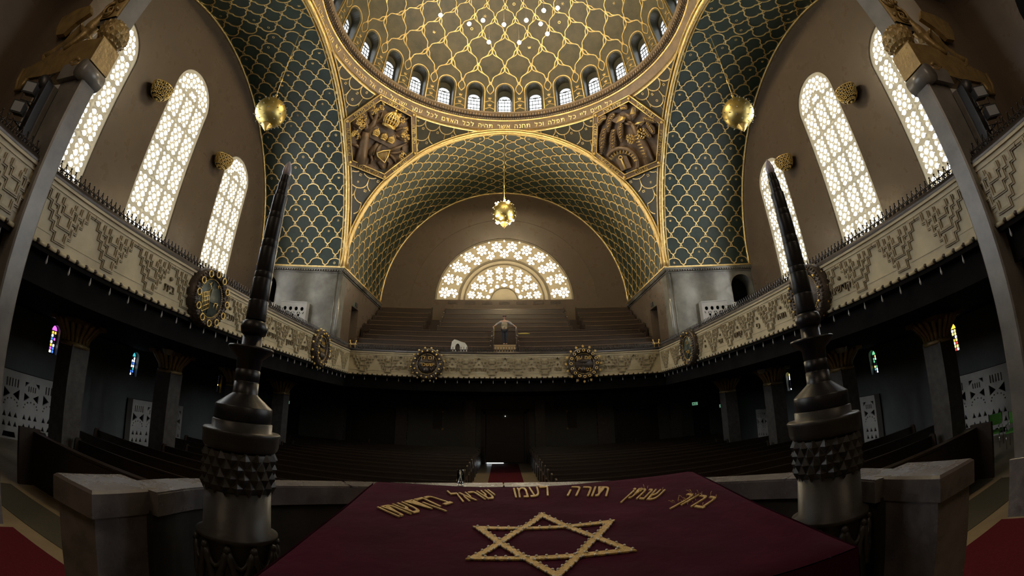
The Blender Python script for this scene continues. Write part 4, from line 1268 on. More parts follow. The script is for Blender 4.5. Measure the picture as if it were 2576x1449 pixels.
for pts, wdt in (([(300, 560), (250, 700), (230, 960)], 75), ([(450, 580), (400, 740), (440, 930)], 72), ([(560, 480), (525, 600), (560, 770)], 60), ([(460, 340), (350, 400), (350, 600)], 65), ([(330, 400), (250, 380), (190, 500)], 60),
                 ([(950, 480), (1010, 560), (1050, 640)], 60), ([(900, 420), (980, 430), (1080, 470)], 50), ([(660, 260), (600, 230), (560, 260)], 60), ([(900, 560), (930, 620), (1000, 700)], 50)):
    P = [np.array(W(*p)) for p in pts]; n = 14
    for i in range(n):
        t = i/(n-1); c = (1-t)**2*P[0]+2*t*(1-t)*P[1]+t*t*P[2]; d = 2*(1-t)*(P[1]-P[0])+2*t*(P[2]-P[1]); d /= np.linalg.norm(d); q = np.array((-d[1], d[0]))
        L_ = wdt/230*math.sin(PI*(.25+.7*t))+.06
        for s in (-1, 1):
            e = c+q*s*L_*.75+d*L_*.75
            fro.tube([M @ Vector((*c, .12)), M @ Vector((*(c*.5+e*.5), .14)), M @ Vector((*e, .02))], [.04, .055, .012], 5)
        if i % 2 == 0 and i < 12: gl.tube([M @ Vector((*(c+q*.07), .19)), M @ Vector((*(c-q*.02+d*.10), .22))], [.015, .03], 5)
    fro.tube([M @ Vector((*((1-t)**2*P[0]+2*t*(1-t)*P[1]+t*t*P[2]), .14)) for t in np.linspace(0, 1, 8)], .035, 6)
fro.build('palm_fronds', M_BRONZE, o)
for q in ((705, 730), (875, 650)):
    x, y = W(*q)
    for i in range(26):
        zz = 1-2*(i+.5)/26; az = i*2.4; r_ = math.sqrt(1-zz*zz)
        gl.sphere(M @ Vector((x+.24*r_*math.cos(az), y+.30*zz, .14+.16*r_*math.sin(az))), .055, 6)
gl.build('dates', M_GOLDS, o)
bd = MB()
for pts in (((640, 400), (540, 360), (400, 440), (480, 485), (600, 470)), ((700, 350), (730, 240), (790, 250), (790, 350), (740, 400)), ((770, 510), (800, 470), (900, 415), (930, 460), (880, 520))):
    bd.prism([W(*p) for p in pts][::-1], .10, M @ Matrix.Translation((0, 0, .06)))
    c = W(*pts[0])
    for i in range(9):
        t = .1+.8*i/8; a = np.array(W(*pts[1]))*(1-t)+np.array(W(*pts[3]))*t
        bd.tube([M @ Vector((*c, .17)), M @ Vector((*a, .17))], [.012, .02], 4, 1)
v = [M @ Vector((*W(*p), .14)) for p in ((620, 340), (690, 380), (720, 440))]
bd.tube(v, [.08, .16, .06], 8)
bd.build('birds', [M_BRONZE, M_GOLDS], o)
gt = MB()
gt.tube([M @ Vector((*W(560+255*math.cos(a), 1130-250*math.sin(a)), .08)) for a in np.linspace(R_(-15), R_(150), 20)], .14, 8, 0)
gt.prism([W(*p) for p in ((470, 1060), (560, 990), (640, 1000), (720, 1180), (560, 1250))], .14, M @ Matrix.Translation((0, 0, -.05)))
gt.tube([M @ Vector((*W(*p), .14)) for p in ((550, 1040), (590, 1120), (630, 1210))], [.05, .06, .07], 7, 1)
gt.tube([M @ Vector((*(np.array(W(550, 1030))+.12*np.array((math.cos(a), math.sin(a)))), .14)) for a in np.linspace(0, 2*PI, 13)[:-1]], .035, 6, 1, closed=True)
for i in range(11):
    a = R_(20+i*13); c0 = W(590+190*math.cos(a), 1140-180*math.sin(a)); c1 = W(590+250*math.cos(a+.03), 1140-235*math.sin(a+.03)); c2 = W(590+190*math.cos(a+.11), 1140-180*math.sin(a+.11))
    gt.tube([M @ Vector((*c, .20)) for c in (c0, c1, c2)], .03, 5, 1)
gt.build('sun_gate', [M_BRONZE, M_GOLDS], o)

# ---- medallions on the gallery fronts
def medallion(M, kind, name_label, letters):
    o = bpy.data.objects.new('medallion', None); COL.objects.link(o)
    tag(o, name_label, 'medallion', 'round medallions on the gallery fronts')
    b = MB(); Mr = M
    b.lathe([(.50, .10), (.53, .18), (.58, .20), (.66, .27), (.76, .22), (.80, .12), (.80, -.02)], n=40, M=Mr, caps=False)
    rg = random.Random(kind)
    for k in range(44):
        a = 2*PI*k/44
        b.sphere(Mr @ Vector((.73*math.cos(a), .73*math.sin(a), .235)), .045, 5)
        b.sphere(Mr @ Vector((.61*math.cos(a+.07), .61*math.sin(a+.07), .23)), .036, 5)
    b.build('rim', M_DBRONZE, o)
    Mr = M @ Matrix.Translation((0, 0, .12))
    d = MB(); d.lathe([(.001, .05), (.50, .05), (.52, .02)], n=40, M=Mr, caps=False)
    if kind in (1, 4): # crossing bars
        for sgn in (-1, 1): pass
    d.box((-.48, -.09, .05), (.48, -.05, .075), 0, Mr)
    d.tube([Mr @ Vector((.02, .44, .06)), Mr @ Vector((-.04, -.42, .06))], .02, 6)
    if kind in (2, 3):
        d.tube([Mr @ Vector((-.30, .16, .07)), Mr @ Vector((-.1, .10, .08)), Mr @ Vector((.1, .10, .08)), Mr @ Vector((.32, .18, .07))], [.02, .05, .05, .02], 6)
        d.sphere(Mr @ Vector((-.05, -.30, .06)), .16, 10, 0, (1, 1, 1))
        d.tube([Mr @ Vector((.16, -.20, .07)), Mr @ Vector((.22, -.34, .07)), Mr @ Vector((.30, -.18, .07))], .03, 6)
    d.build('disc', M_BRGRN if kind in (1, 5) else M_DBRONZE, o)
    p = MB()
    for k in range(60):
        a = 2*PI*k/60; p.sphere(Mr @ Vector((.515*math.cos(a), .515*math.sin(a), .095)), .017, 5)
    p.build('pearl_ring', M_GOLDS, o)
    Mr = M
    n = 12 if kind in (1, 4, 5) else 16
    for k in range(n):
        a = 2*PI*k/n+PI/2
        r_ = MB()
        Mk_ = Mr @ Matrix.Translation((.67*math.cos(a), .67*math.sin(a), .30))
        if kind in (1, 3):
            rad = .085 if kind == 1 else .06
            r_.tube([Mk_ @ Vector((rad*math.cos(u), rad*math.sin(u), 0)) for u in np.linspace(0, 2*PI, 17)[:-1]], .018, 6, 0, closed=True)
            for u in range(5): r_.sphere(Mk_ @ Vector((rad*.5*math.cos(u*1.257), rad*.5*math.sin(u*1.257), -.01)), .02, 5, 1)
            if kind == 3:
                st = Mr @ Matrix.Translation((.90*math.cos(a), .90*math.sin(a), .10)) @ Matrix.Rotation(a, 4, 'Z')
                r_.prism([(.085*(1 if i % 2 == 0 else .45)*math.cos(PI*i/6), .085*(1 if i % 2 == 0 else .45)*math.sin(PI*i/6)) for i in range(12)], .04, st, 0)
        elif kind == 2:
            r_.sphere(Mk_ @ Vector((0, 0, 0)), .050, 7); r_.sphere(Mr @ Vector((.845*math.cos(a+.19), .845*math.sin(a+.19), .10)), .055, 7)
        else:
            r_.sphere(Mk_ @ Vector((0, 0, 0)), .04, 6); r_.sphere(Mr @ Vector((.60*math.cos(a+.2), .60*math.sin(a+.2), .22)), .03, 6)
            r_.tube([Mr @ Vector((.76*math.cos(a), .76*math.sin(a), .08)), Mr @ Vector((.80*math.cos(a), .80*math.sin(a), .10))], .03, 6)
        r_.build('rosette', [M_GOLDS, M_DBRONZE], o)
    t = MB(); Mr = M @ Matrix.Translation((0, 0, .12))
    for tx, x, y, s in letters: write(t, tx, Mr @ Matrix.Translation((x, y, .06)), s, .035, 0, .12)
    if kind == 1:
        for i in range(5):
            q = i/4
            t.tube([Mr @ Vector((-.42+.30*q, .05+.13*q-.02, .09)), Mr @ Vector((-.30+.27*q, -.42+.16*q, .09))], .014, 5)
        for i in range(5):
            q = i/4
            t.tube([Mr @ Vector((-.42+.12*q, .04-.46*q, .09)), Mr @ Vector((-.12+.09*q, .17-.43*q, .09))], .014, 5)
        t.tube([Mr @ Vector((-.12, .17, .09)), Mr @ Vector((-.06, .28, .09)), Mr @ Vector((-.14, .34, .09)), Mr @ Vector((-.2, .36, .09))], .016, 5)
        t.tube([Mr @ Vector((-.14, .34, .09)), Mr @ Vector((-.1, .42, .09))], .016, 5)
        t.tube([Mr @ Vector((.22, .42, .09)), Mr @ Vector((.24, .34, .09))], .02, 5)
        for s_ in (0, .14): t.tube([Mr @ Vector((.20+s_, -.08, .09)), Mr @ Vector((.18+s_, -.22, .09))], .015, 5)
        t.tube([Mr @ Vector((.20, -.08, .09)), Mr @ Vector((.34, -.06, .09))], .015, 5)
    t.build('gilt_lettering', M_GOLDS, o)
zc = 5.56
def onwall(Mw, x): return Mw @ Matrix.Translation((x, zc, .02))
medallion(onwall(ML, -4.41), 1, 'large medallion with twelve gilt rings and a gilt lattice on the left gallery front', [])
medallion(onwall(ML, 3.94), 2, 'medallion studded with gilt beads at the far end of the left gallery front', [('אשר', 0, .18, .22), ('נפתלי', 0, -.12, .2)])
medallion(onwall(MB_, -3.92), 2, 'beaded medallion with a lettered band on the left of the back gallery front', [('לן', -.22, .24, .27), ('זבו', .20, .24, .27), ('יששכר', 0, -.10, .26)])
medallion(onwall(MB_, 3.97), 3, 'medallion ringed with gilt stars on the right of the back gallery front', [('עון', -.23, .22, .27), ('שמ', .23, .22, .27), ('נפתלי', .03, -.38, .27)])
medallion(onwall(MR, -3.93), 5, 'dark medallion with few gilt knobs at the far end of the right gallery front', [('גד', 0, .15, .24), ('יוסף', 0, -.25, .24)])
medallion(onwall(MR, 4.72), 4, 'dark pierced medallion on the right gallery front, half hidden by the right candle', [('דן', -.1, -.02, .2)])

# ---- candle columns on the bimah
BZ = 1.55
def candle_column(x, y, label, k):
    o = thing('candle_column', label, 'candlestick', (x, y, 0), 0, 'tall black candles on carved marble columns')
    p = MB(); r = .18
    p.lathe([(.26, BZ), (.26, BZ+.12), (.215, BZ+.16), (.205, 2.425), (.222, 2.435), (.222, 2.455), (r+.005, 2.475), (r, 2.72)], n=40)
    p.build('shaft', M_PED, o)
    q = MB()                                              # garland band
    for j in range(10):
        a0 = 2*PI*j/10
        for (da, z0) in ((.35, 2.40), (-.35, 2.40)):
            pts = [Vector(((.213)*math.cos(a0+da*t), .213*math.sin(a0+da*t), 2.40-.26*t)) for t in np.linspace(0, 1, 6)]
            q.tube(pts, [.016, .024, .018, .026, .018, .022], 6)
        q.sphere((.216*math.cos(a0), .216*math.sin(a0), 2.40), .024, 6)
        q.tube([Vector((.213*math.cos(a0+t), .213*math.sin(a0+t), 2.40-.10*math.sin(PI*t/.63))) for t in np.linspace(0, .63, 7)], .014, 5)
    q.build('garland_band', M_PED, o)
    d = MB(); n = 18; rows = 4                            # pyramid studs
    z0, z1 = 2.70, 2.89
    for j in range(rows):
        for i in range(n):
            a = 2*PI*(i+.5*(j % 2))/n; da = PI/n; zc_ = z0+(z1-z0)*(j+.5)/rows; dz = (z1-z0)/rows
            pt = lambda aa, zz, rr: (rr*math.cos(aa), rr*math.sin(aa), zz)
            R0, R1 = r+.004, r+.028
            d.add([pt(a-da, zc_, R0), pt(a, zc_-dz, R0), pt(a+da, zc_, R0), pt(a, zc_+dz, R0), pt(a, zc_, R1)], [(0, 1, 4), (1, 2, 4), (2, 3, 4), (3, 0, 4)])
    d.lathe([(r, z0-.01), (r+.006, z0), (r+.006, z1), (r, z1+.01)], n=36)
    d.build('studded_band', M_PED, o)
    f = MB(); f.lathe([(r+.01, 2.905), (.20, 2.915), (.208, 2.935), (.21, 2.985), (.215, 3.0), (.205, 3.01), (.165, 3.012), (.165, 3.055), (.155, 3.06)], n=40); f.build('marble_cap', M_PED, o)
    c = MB(); c.lathe([(.155, 3.06), (.158, 3.065), (.158, 3.135), (.154, 3.14), (.072, 3.205), (.070, 3.21), (.069, 3.27)], n=36); c.build('base', M_BLACK, o)
    s = MB(); s.lathe([(.069, 3.27), (.066, 3.272), (.066, 3.277), (.069, 3.28), (.069, 3.335), (.066, 3.337), (.066, 3.342), (.068, 3.345), (.072, 3.40), (.126, 3.446), (.130, 3.455), (.126, 3.464), (.058, 3.466), (.057, 3.53)], n=32); s.build('drip_dish', M_BLACK, o)
    t = MB()
    t.lathe([(.05, 3.525), (.070, 3.54), (.078, 3.572), (.070, 3.605), (.05, 3.618)], n=28); t.build('knob', M_BLACK, o)
    t = MB(); pr = []
    zs_ = [3.618, 3.73, 3.86, 3.90, 4.05, 4.10, 4.24, 4.28, 4.40, 4.43, 4.49, 4.545]
    for i in range(len(zs_)-1):
        rr = .058-.0020*i-(.005 if i >= 8 else 0)-(.003 if i >= 10 else 0)
        pr += [(rr*.985, zs_[i]+.001), (rr, zs_[i]+.004), (rr, zs_[i+1]-.004), (rr*.985, zs_[i+1]-.001)]
    pr += [(.02, 4.545)]
    t.lathe(pr, n=28); t.build('candle', M_BLACK, o)
    b = MB(); b.lathe([(.018, 4.54), (.026, 4.55), (.030, 4.575), (.027, 4.60), (.016, 4.635), (.004, 4.655)], n=16); b.build('flame_bulb', M_BULBOFF, o)
    return o
candle_column(-1.49, -12.51, 'tall black electric candle on a carved marble column left of the velvet cloth', 0)
candle_column(1.66, -12.56, 'tall black electric candle on a carved marble column right of the velvet cloth', 1)

# ---- bimah: platform, wall with coping and end posts
line = [(-2.0, -12.72), (-1.99, -12.2), (-1.70, -11.62), (-1.12, -11.12), (-.10, -10.86), (.95, -11.08), (1.62, -11.62), (1.99, -12.2), (2.0, -12.72)]
def smooth_line(pts, n=4):
    out = []
    P = [np.array(p) for p in pts]
    for i in range(len(P)-1):
        p0, p1, p2, p3 = P[max(i-1, 0)], P[i], P[i+1], P[min(i+2, len(P)-1)]
        for k in range(n):
            t = k/n
            out.append(.5*((2*p1)+(-p0+p2)*t+(2*p0-5*p1+4*p2-p3)*t*t+(-p0+3*p1-3*p2+p3)*t**3))
    out.append(P[-1]); return out
sl_ = smooth_line(line)
def offset(L, d):
    out = []
    for i, p in enumerate(L):
        t = L[min(i+1, len(L)-1)]-L[max(i-1, 0)]; t = t/np.linalg.norm(t); out.append(p+np.array((-t[1], t[0]))*d)
    return out
def wall_strip(mb, L, d0, d1, z0, z1, mat=0):
    a, b = offset(L, d0), offset(L, d1); n = len(L); V = []
    for p, q in zip(a, b): V += [(p[0], p[1], z0), (p[0], p[1], z1), (q[0], q[1], z1), (q[0], q[1], z0)]
    fs = [(i*4+j, i*4+(j+1) % 4, (i+1)*4+(j+1) % 4, (i+1)*4+j) for i in range(n-1) for j in range(4)]+[(0, 1, 2, 3), ((n-1)*4+3, (n-1)*4+2, (n-1)*4+1, (n-1)*4)]
    mb.add(V, fs, mat)
mb = MB(); wall_strip(mb, sl_, -.09, .09, 0, 2.48)
bw = mb.build('wall_bimah', M_PED); tag(bw, 'low curved marble wall round the reading platform', None, None, 'structure')
mb = MB()
cuts = [0, 6, 11, 16, 21, 26, 32]
for i in range(len(cuts)-1):
    seg = sl_[cuts[i]:cuts[i+1]+1]
    wall_strip(mb, seg, -.13, .13, 2.46, 2.585); wall_strip(mb, seg, -.118, .118, 2.585, 2.594)
mb.build('coping', M_MARB, bw)
for s in (-1, 1):
    mb = MB(); a, b = sorted((s*1.95, s*2.24)); mb.box((a, -13.12, 0), (b, -12.68, 2.46)); mb.bevbox((a-.015, -13.15, 2.46), (b+.015, -12.62, 2.60), .015); mb.build('end_post', M_MARB, bw)
mb = MB(); pl = [(p[0], p[1]) for p in sl_]
mb.prism([(-2.0, -17.4), (2.0, -17.4)]+pl[::-1], BZ, Matrix.Identity(4)); struct(mb, 'floor_bimah', M_FLOOR)
t = thing('drinking_glass', 'clear drinking glass standing on the marble coping behind the cloth', 'glass', (-.45, -10.93, 2.60))
g = MB(); g.lathe([(.001, .0), (.024, .0), (.027, .003), (.029, .125), (.027, .126), (.0245, .012), (.001, .010)], n=24, caps=False); g.build('tumbler', M_GLASS, t)
g = MB(); g.lathe([(.001, .0125), (.0238, .0125), (.0255, .075), (.001, .075)], n=20, caps=False); g.build('water', M_GLASS, t)

# ---- reading desk and velvet cloth
FL, FR, NL, NR = Vector((-.855, -12.04, 2.765)), Vector((1.035, -12.06, 2.785)), Vector((-.885, -13.42, 2.60)), Vector((1.075, -13.46, 2.60))
def cz(s, t):
    b = (FL*(1-s)+FR*s)*(1-t)+(NL*(1-s)+NR*s)*t
    d = -.010*math.sin(PI*s)*(1-t)-.008*math.sin(PI*t)*math.sin(PI*s)
    d += .003*math.sin(11*s+7*t)*math.sin(5*t+2)+.0022*math.sin(23*t+3*math.sin(6*s))*math.sin(PI*s)
    e = min(s, 1-s, t*1.2+.02, 1-t)
    return Vector((b.x, b.y, b.z+d-.012*math.exp(-e*60)))
mb = MB()
S = np.linspace(0, 1, 61); T = np.linspace(0, 1, 51)
mb.grid(lambda s, t: cz(s, t), S, T, 0)
def skirt(edge, out, drop, n, fold):
    us = np.linspace(0, 1, n); vs = np.linspace(0, 1, 12)
    def f(u, v):
        p = edge(u); w_ = math.sin(u*fold+1.3*math.sin(u*5))
        return p+Vector((0, 0, -drop*v))+out*(.012+.05*v+.03*v*w_)-out*.0*(1-v)
    mb.grid(f, us, vs, 0)
skirt(lambda u: cz(u, 1), Vector((0, -1, 0)), .55, 81, 40)
skirt(lambda u: cz(1, u), Vector((1, 0, 0)), .55, 61, 34)
skirt(lambda u: cz(0, u), Vector((-1, 0, 0)), .55, 61, 34)
skirt(lambda u: cz(u, 0), Vector((0, 1, 0)), .45, 81, 40)
cloth = mb.build('velvet_cloth', M_VELVET); tag(cloth, 'burgundy velvet cloth with gold lettering and star, spread over the reading desk', 'cloth')
def plane_xy(x, y):
    # cloth surface height over (x, y)
    t = (y+12.05)/(-1.39); s = (x+.87-(-.0)*t)/1.92
    return cz(min(1, max(0, s)), min(1, max(0, t))).z
WORDS = [('ברוך', (.700, -12.59), (.800, -12.72)), ('שנתן', (.513, -12.403), (.646, -12.498)), ('תורה', (.239, -12.285), (.427, -12.345)), ('לעמו', (-.032, -12.267), (.150, -12.258)), ('ישראל', (-.317, -12.359), (-.124, -12.272)), ('בקדשתו', (-.571, -12.631), (-.365, -12.385))]
for (tx, a, b) in WORDS:
    a, b = Vector((*a, 0)), Vector((*b, 0)); c = (a+b)/2; d = (b-a); w_ = d.length; d.normalize()
    L, Wd = layout(tx, .10); size = .29; sx = 1.08*w_/(Wd*size)
    t = MB(); M = frame((c.x, c.y, 0), d, (-d.y, d.x, 0)); write(t, tx, M, size, .006, 0, .10, sx)
    if tx in ('ברוך', 'שנתן'):                       # frayed threads
        rg = random.Random(len(tx))
        for i in range(34 if tx == 'ברוך' else 12):
            p = M @ Vector(((rg.random()-.5)*w_*1.05, rg.random()*.20, .003)); q = p+Vector(((rg.random()-.5)*.035, (rg.random()-.35)*.05, .004+rg.random()*.012))
            t.tube([p, (p+q)/2+Vector((0, 0, .006)), q], .0012, 4)
    t.v = [(x, y, z+plane_xy(x, y)+.0015) for x, y, z in t.v]
    t.build('embroidered_lettering', M_EMBR, cloth)
st = MB(); be = MB(); cx, cy0, R0, rot = .075, -12.885, .352, R_(.5)
hexp = [Vector((cx+R0*math.sin(PI/3*i+rot), cy0+R0*math.cos(PI/3*i+rot), 0)) for i in range(6)]
for tri in ((0, 2, 4), (1, 3, 5)):
    P = [hexp[i] for i in tri]; c = (P[0]+P[1]+P[2])/3
    Q = [c+(p-c)*(1-.05/.176*.5) for p in P]; O = [c+(p-c)*1.03 for p in P]
    for i in range(3):
        a, b, a2, b2 = O[i], O[(i+1) % 3], Q[i], Q[(i+1) % 3]
        n = 16
        for k in range(n):
            t0, t1 = k/n, (k+1)/n
            q = [a.lerp(b, t0), a.lerp(b, t1), a2.lerp(b2, t1), a2.lerp(b2, t0)]
            st.add([(p.x, p.y, plane_xy(p.x, p.y)+.0015+zz) for zz in (0, .006) for p in q], [(4, 5, 6, 7), (0, 1, 5, 4), (2, 3, 7, 6)])
        for k in range(14):
            for u, v in ((a, b), (a2, b2)):
                p = u.lerp(v, (k+.5)/14); be.sphere((p.x, p.y, plane_xy(p.x, p.y)+.007), .0062, 6)
st.build('embroidered_star', M_EMBR, cloth)
be.build('star_beads', M_BEAD, cloth)['kind'] = 'stuff'
t = thing('reading_desk', 'wooden reading desk hidden under the burgundy velvet cloth', 'desk', (.09, -12.75, BZ))
p = MB(); zz = lambda y: (2.72+(y+12.05)*.12)-BZ
p.add([(x, y, zz(y-12.75)-h) for h in (.04, 0) for x, y in ((-.90, -.68), (.92, -.68), (.92, .66), (-.90, .66))], [(3, 2, 1, 0), (4, 5, 6, 7), (0, 1, 5, 4), (1, 2, 6, 5), (2, 3, 7, 6), (3, 0, 4, 7)])
p.build('desk_top', M_WOOD, t)
for x in (-.8, .74): 
    p = MB(); p.box((x, -.5, 0), (x+.08, .5, 1.02)); p.build('side_panel', M_WOOD, t)

# ---- carpets and mats
mb = MB(); mb.box((-.80, -10.6, 0), (.80, YL-.05, .012)); tag(mb.build('carpet_runner', M_RED), 'red carpet runner down the middle aisle to the dark door', 'carpet')
for s, sn in ((-1, 'left'), (1, 'right')):
    a, b = sorted((s*2.6, s*7.72))
    mb = MB(); mb.box((a, -14.5, 0), (b, -9.95, .02)); tag(mb.build('carpet', M_RED), 'red carpet on the floor at the %s side of the reading platform' % sn, 'carpet')
    a, b = sorted((s*5.5, s*10.2))
    mb = MB(); mb.box((a, -9.5, 0), (b, -8.35, .01)); tag(mb.build('floor_mat', M_MAT), 'dark woven floor mat beyond the red carpet, %s side' % sn, 'mat')
mb = MB(); mb.box((6.2, -8.1, 0), (10.2, -6.9, .01)); tag(mb.build('floor_mat', M_MAT), 'second dark floor mat on the right, before the green chairs', 'mat')

# ---- columns under the galleries
for i, (x, y) in enumerate(((-11.8, -5.4), (-11.8, -.85), (-11.8, 3.75), (-11.8, 8.3), (11.8, -5.55), (11.8, -1.0), (11.8, 3.75), (11.8, 8.3))):
    mb = MB(); w_ = .34
    mb.box((x-w_, y-w_, 0), (x+w_, y+w_, 3.55)); mb.box((x-w_-.08, y-w_-.08, 0), (x+w_+.08, y+w_+.08, .3))
    o = mb.build('column', M_MARBD); tag(o, kind='structure')
    c = MB()
    for k in range(20):
        a = 2*PI*k/20
        c.tube([(x+.36*math.cos(a), y+.36*math.sin(a), 3.55), (x+.40*math.cos(a), y+.40*math.sin(a), 3.8), (x+.62*math.cos(a), y+.62*math.sin(a), 4.10), (x+.74*math.cos(a), y+.74*math.sin(a), 4.20)], [.05, .07, .08, .05], 6)
    c.box((x-.62, y-.62, 4.12), (x+.62, y+.62, UZ)); c.lathe([(.44, 3.5), (.46, 3.54), (.46, 3.60), (.40, 3.64)], c=(x, y, 0), n=16); c.build('capital', M_GILTW, o)

# ---- pews
def make_pew(L, wood, name, h=1.05, ends=True):
    o = bpy.data.objects.new(name, None); COL.objects.link(o)
    p = MB(); p.box((-L/2, -.52, .40), (L/2, -.05, .45)); p.box((-L/2, -.50, .10), (L/2, -.46, .40)); p.build('seat', wood, o)
    p = MB(); M = Matrix.Rotation(R_(-6), 4, 'X'); p.box((-L/2, -.05, .42), (L/2, -.01, h-.02), 0, M); p.box((-L/2, -.07+.09, .05), (L/2, .05, .42)); p.box((-L/2, -.075, h-.05), (L/2, .07, h), 1, M)
    p.build('backrest', [wood, M_WOODR if wood is M_WOODG else wood], o)
    p = MB(); p.box((-L/2, .06, .72), (L/2, .14, .75)); p.build('book_ledge', wood, o)
    for s in (-1, 1):
        e = MB(); x = s*L/2
        pts = [(-.54, 0), (.13, 0), (.13, h+.02), (.09, h+.06), (-.02, h+.06), (-.08, h+.02), (-.12, .72), (-.52, .68), (-.56, .62)]
        e.prism(pts, .06, frame((x-.03, 0, 0), (0, 1, 0), (0, 0, 1)))
        e.build('end_panel', wood, o)
    return o
protos = {}
def put_pew(x0, x1, y, z, label, group, wood, wn_, h=1.05, nm='pew'):
    L = round(abs(x1-x0), 3); key = (L, wn_, h)
    if key not in protos:
        o = make_pew(L, wood, nm, h); protos[key] = o
    else: o = copy_tree(protos[key])
    o.location = ((x0+x1)/2, y, z); tag(o, label, 'pew', group)
    return o
ordn = ['first', 'second', 'third', 'fourth', 'fifth', 'sixth', 'seventh', 'eighth', 'ninth', 'tenth', 'eleventh', 'twelfth', 'thirteenth', 'fourteenth', 'fifteenth', 'sixteenth', 'seventeenth']
colY = {-1: (-5.4, -.85, 3.75, 8.3), 1: (-5.55, -1.0, 3.75, 8.3)}
for s, sn in ((-1, 'left'), (1, 'right')):
    for k in range(17):
        y = 14.1-1.3*(16-k)
        near = k < 2 or any(abs(y-c-.1) < .95 for c in colY[s])
        xo = 11.15 if near else 13.2
        a, b = sorted((s*1.50, s*xo))
        put_pew(a, b, y, 0, 'dark wooden pew, %s row from the reading platform, %s of the middle aisle' % (ordn[k], sn), 'ground-floor pews ' + sn + ' of the aisle', M_WOOD, 'low')
    a, b = sorted((s*1.6, s*10.3))
    o = bpy.data.objects.new('pew_front_screen', None); COL.objects.link(o); tag(o, 'tall dark wooden screen closing the front of the %s pews' % sn, 'screen')
    p = MB(); p.box((a, -7.58, 0), (b, -7.52, 1.22)); p.box((a, -7.62, 1.22), (b, -7.46, 1.27))
    p.build('panel', M_WOOD, o)
    e = MB(); x = s*10.3; e.box((x-.04, -8.05, 0), (x+.04, -7.4, 1.33)); e.build('end_panel', M_WOOD, o)
for i in range(4):
    y0, z = GROWS[i]; y = GROWS[i+1][0]-.16
    for s, sn in ((-1, 'left'), (1, 'right')):
        a, b = sorted((s*.80, s*8.75))
        put_pew(a, b, y, z, 'long brown gallery pew %s of the step platform, %s row above the gallery front' % (sn, ordn[i]), 'lower gallery pews', M_WOODG, 'gal', .98)
for i in range(4, 9):
    y0, z = GROWS[i]; y = (GROWS[i+1][0] if i < 8 else YB-.02)-.18
    for a, b, nm in ((-9.45, -5.45, 'upper left block'), (-4.42, 4.45, 'middle block under the half-round window'), (5.40, 9.45, 'upper right block')):
        put_pew(a, b, y, z, 'brown gallery pew in the %s, %s row from its front' % (nm, ordn[i-4]), 'upper gallery pews', M_WOODG, 'galu', 1.02)
for x0, x1 in ((-8.8, 8.8),):
    o = bpy.data.objects.new('gallery_barrier', None); COL.objects.link(o); tag(o, 'long brown wooden barrier between lower and upper gallery pews', 'barrier')
    p = MB(); p.box((x0, 13.82, 7.75), (x1, 13.88, 8.32)); p.box((x0, 13.78, 8.32), (x1, 13.94, 8.38)); p.build('barrier_panel', M_WOODG, o)

# ---- step platform with handrails, person
PF = thing('step_platform', 'wooden step platform with handrails in the middle of the back gallery', 'platform', (0, 10.5, 0))
for i, (z, y0) in enumerate(((6.9, -.45), (6.68, -.75), (6.46, -1.02))):
    p = MB(); p.box((-.60, y0, z-.07), (.60, .55, z)); p.box((-.58, y0+.03, 5.3), (.58, .5, z-.07)); p.build('step', M_WOODL, PF)
for s in (-1, 1):
    p = MB()
    for y in (-.9, -.05, .5): p.tube([(s*.64, y, 5.3), (s*.64, y, 7.98 if y > -.5 else 7.4)], .022, 8)
    p.tube([(s*.64, .5, 7.96), (s*.64, -.05, 7.96), (s*.64, -.9, 7.38)], .026, 8); p.tube([(s*.64, .5, 7.4), (s*.64, -.05, 7.4), (s*.64, -.9, 6.85)], .02, 8)
    for y in (-.9, -.05):
        for z in (6.9, 7.3): p.sphere((s*.64, y, z), .045, 8)
    p.build('handrail', M_WOODG, PF)
yc = MB(); yc.grid(lambda u, v: (-.645+.05*u-.1*v*.2, 10.40-.03*math.sin(3*u), 7.93-.62*v+.02*u), np.linspace(0, 1, 5), np.linspace(0, 1, 6)); yc.grid(lambda u, v: (-.645+.05*u-.1*v*.2, 10.43-.03*math.sin(3*u), 7.93-.62*v+.02*u), np.linspace(0, 1, 5), np.linspace(0, 1, 6))
tag(yc.build('yellow_cloth', M_YEL), 'narrow yellow cloth hanging from the handrail beside the standing person', 'cloth')
yc = MB(); yc.sphere((1.15, 12.05, 7.86), .2, 10, 0, (1.9, .5, .22)); tag(yc.build('folded_yellow_cloth', M_YEL), 'flat yellow cloth lying on a pew back right of the standing person', 'cloth')

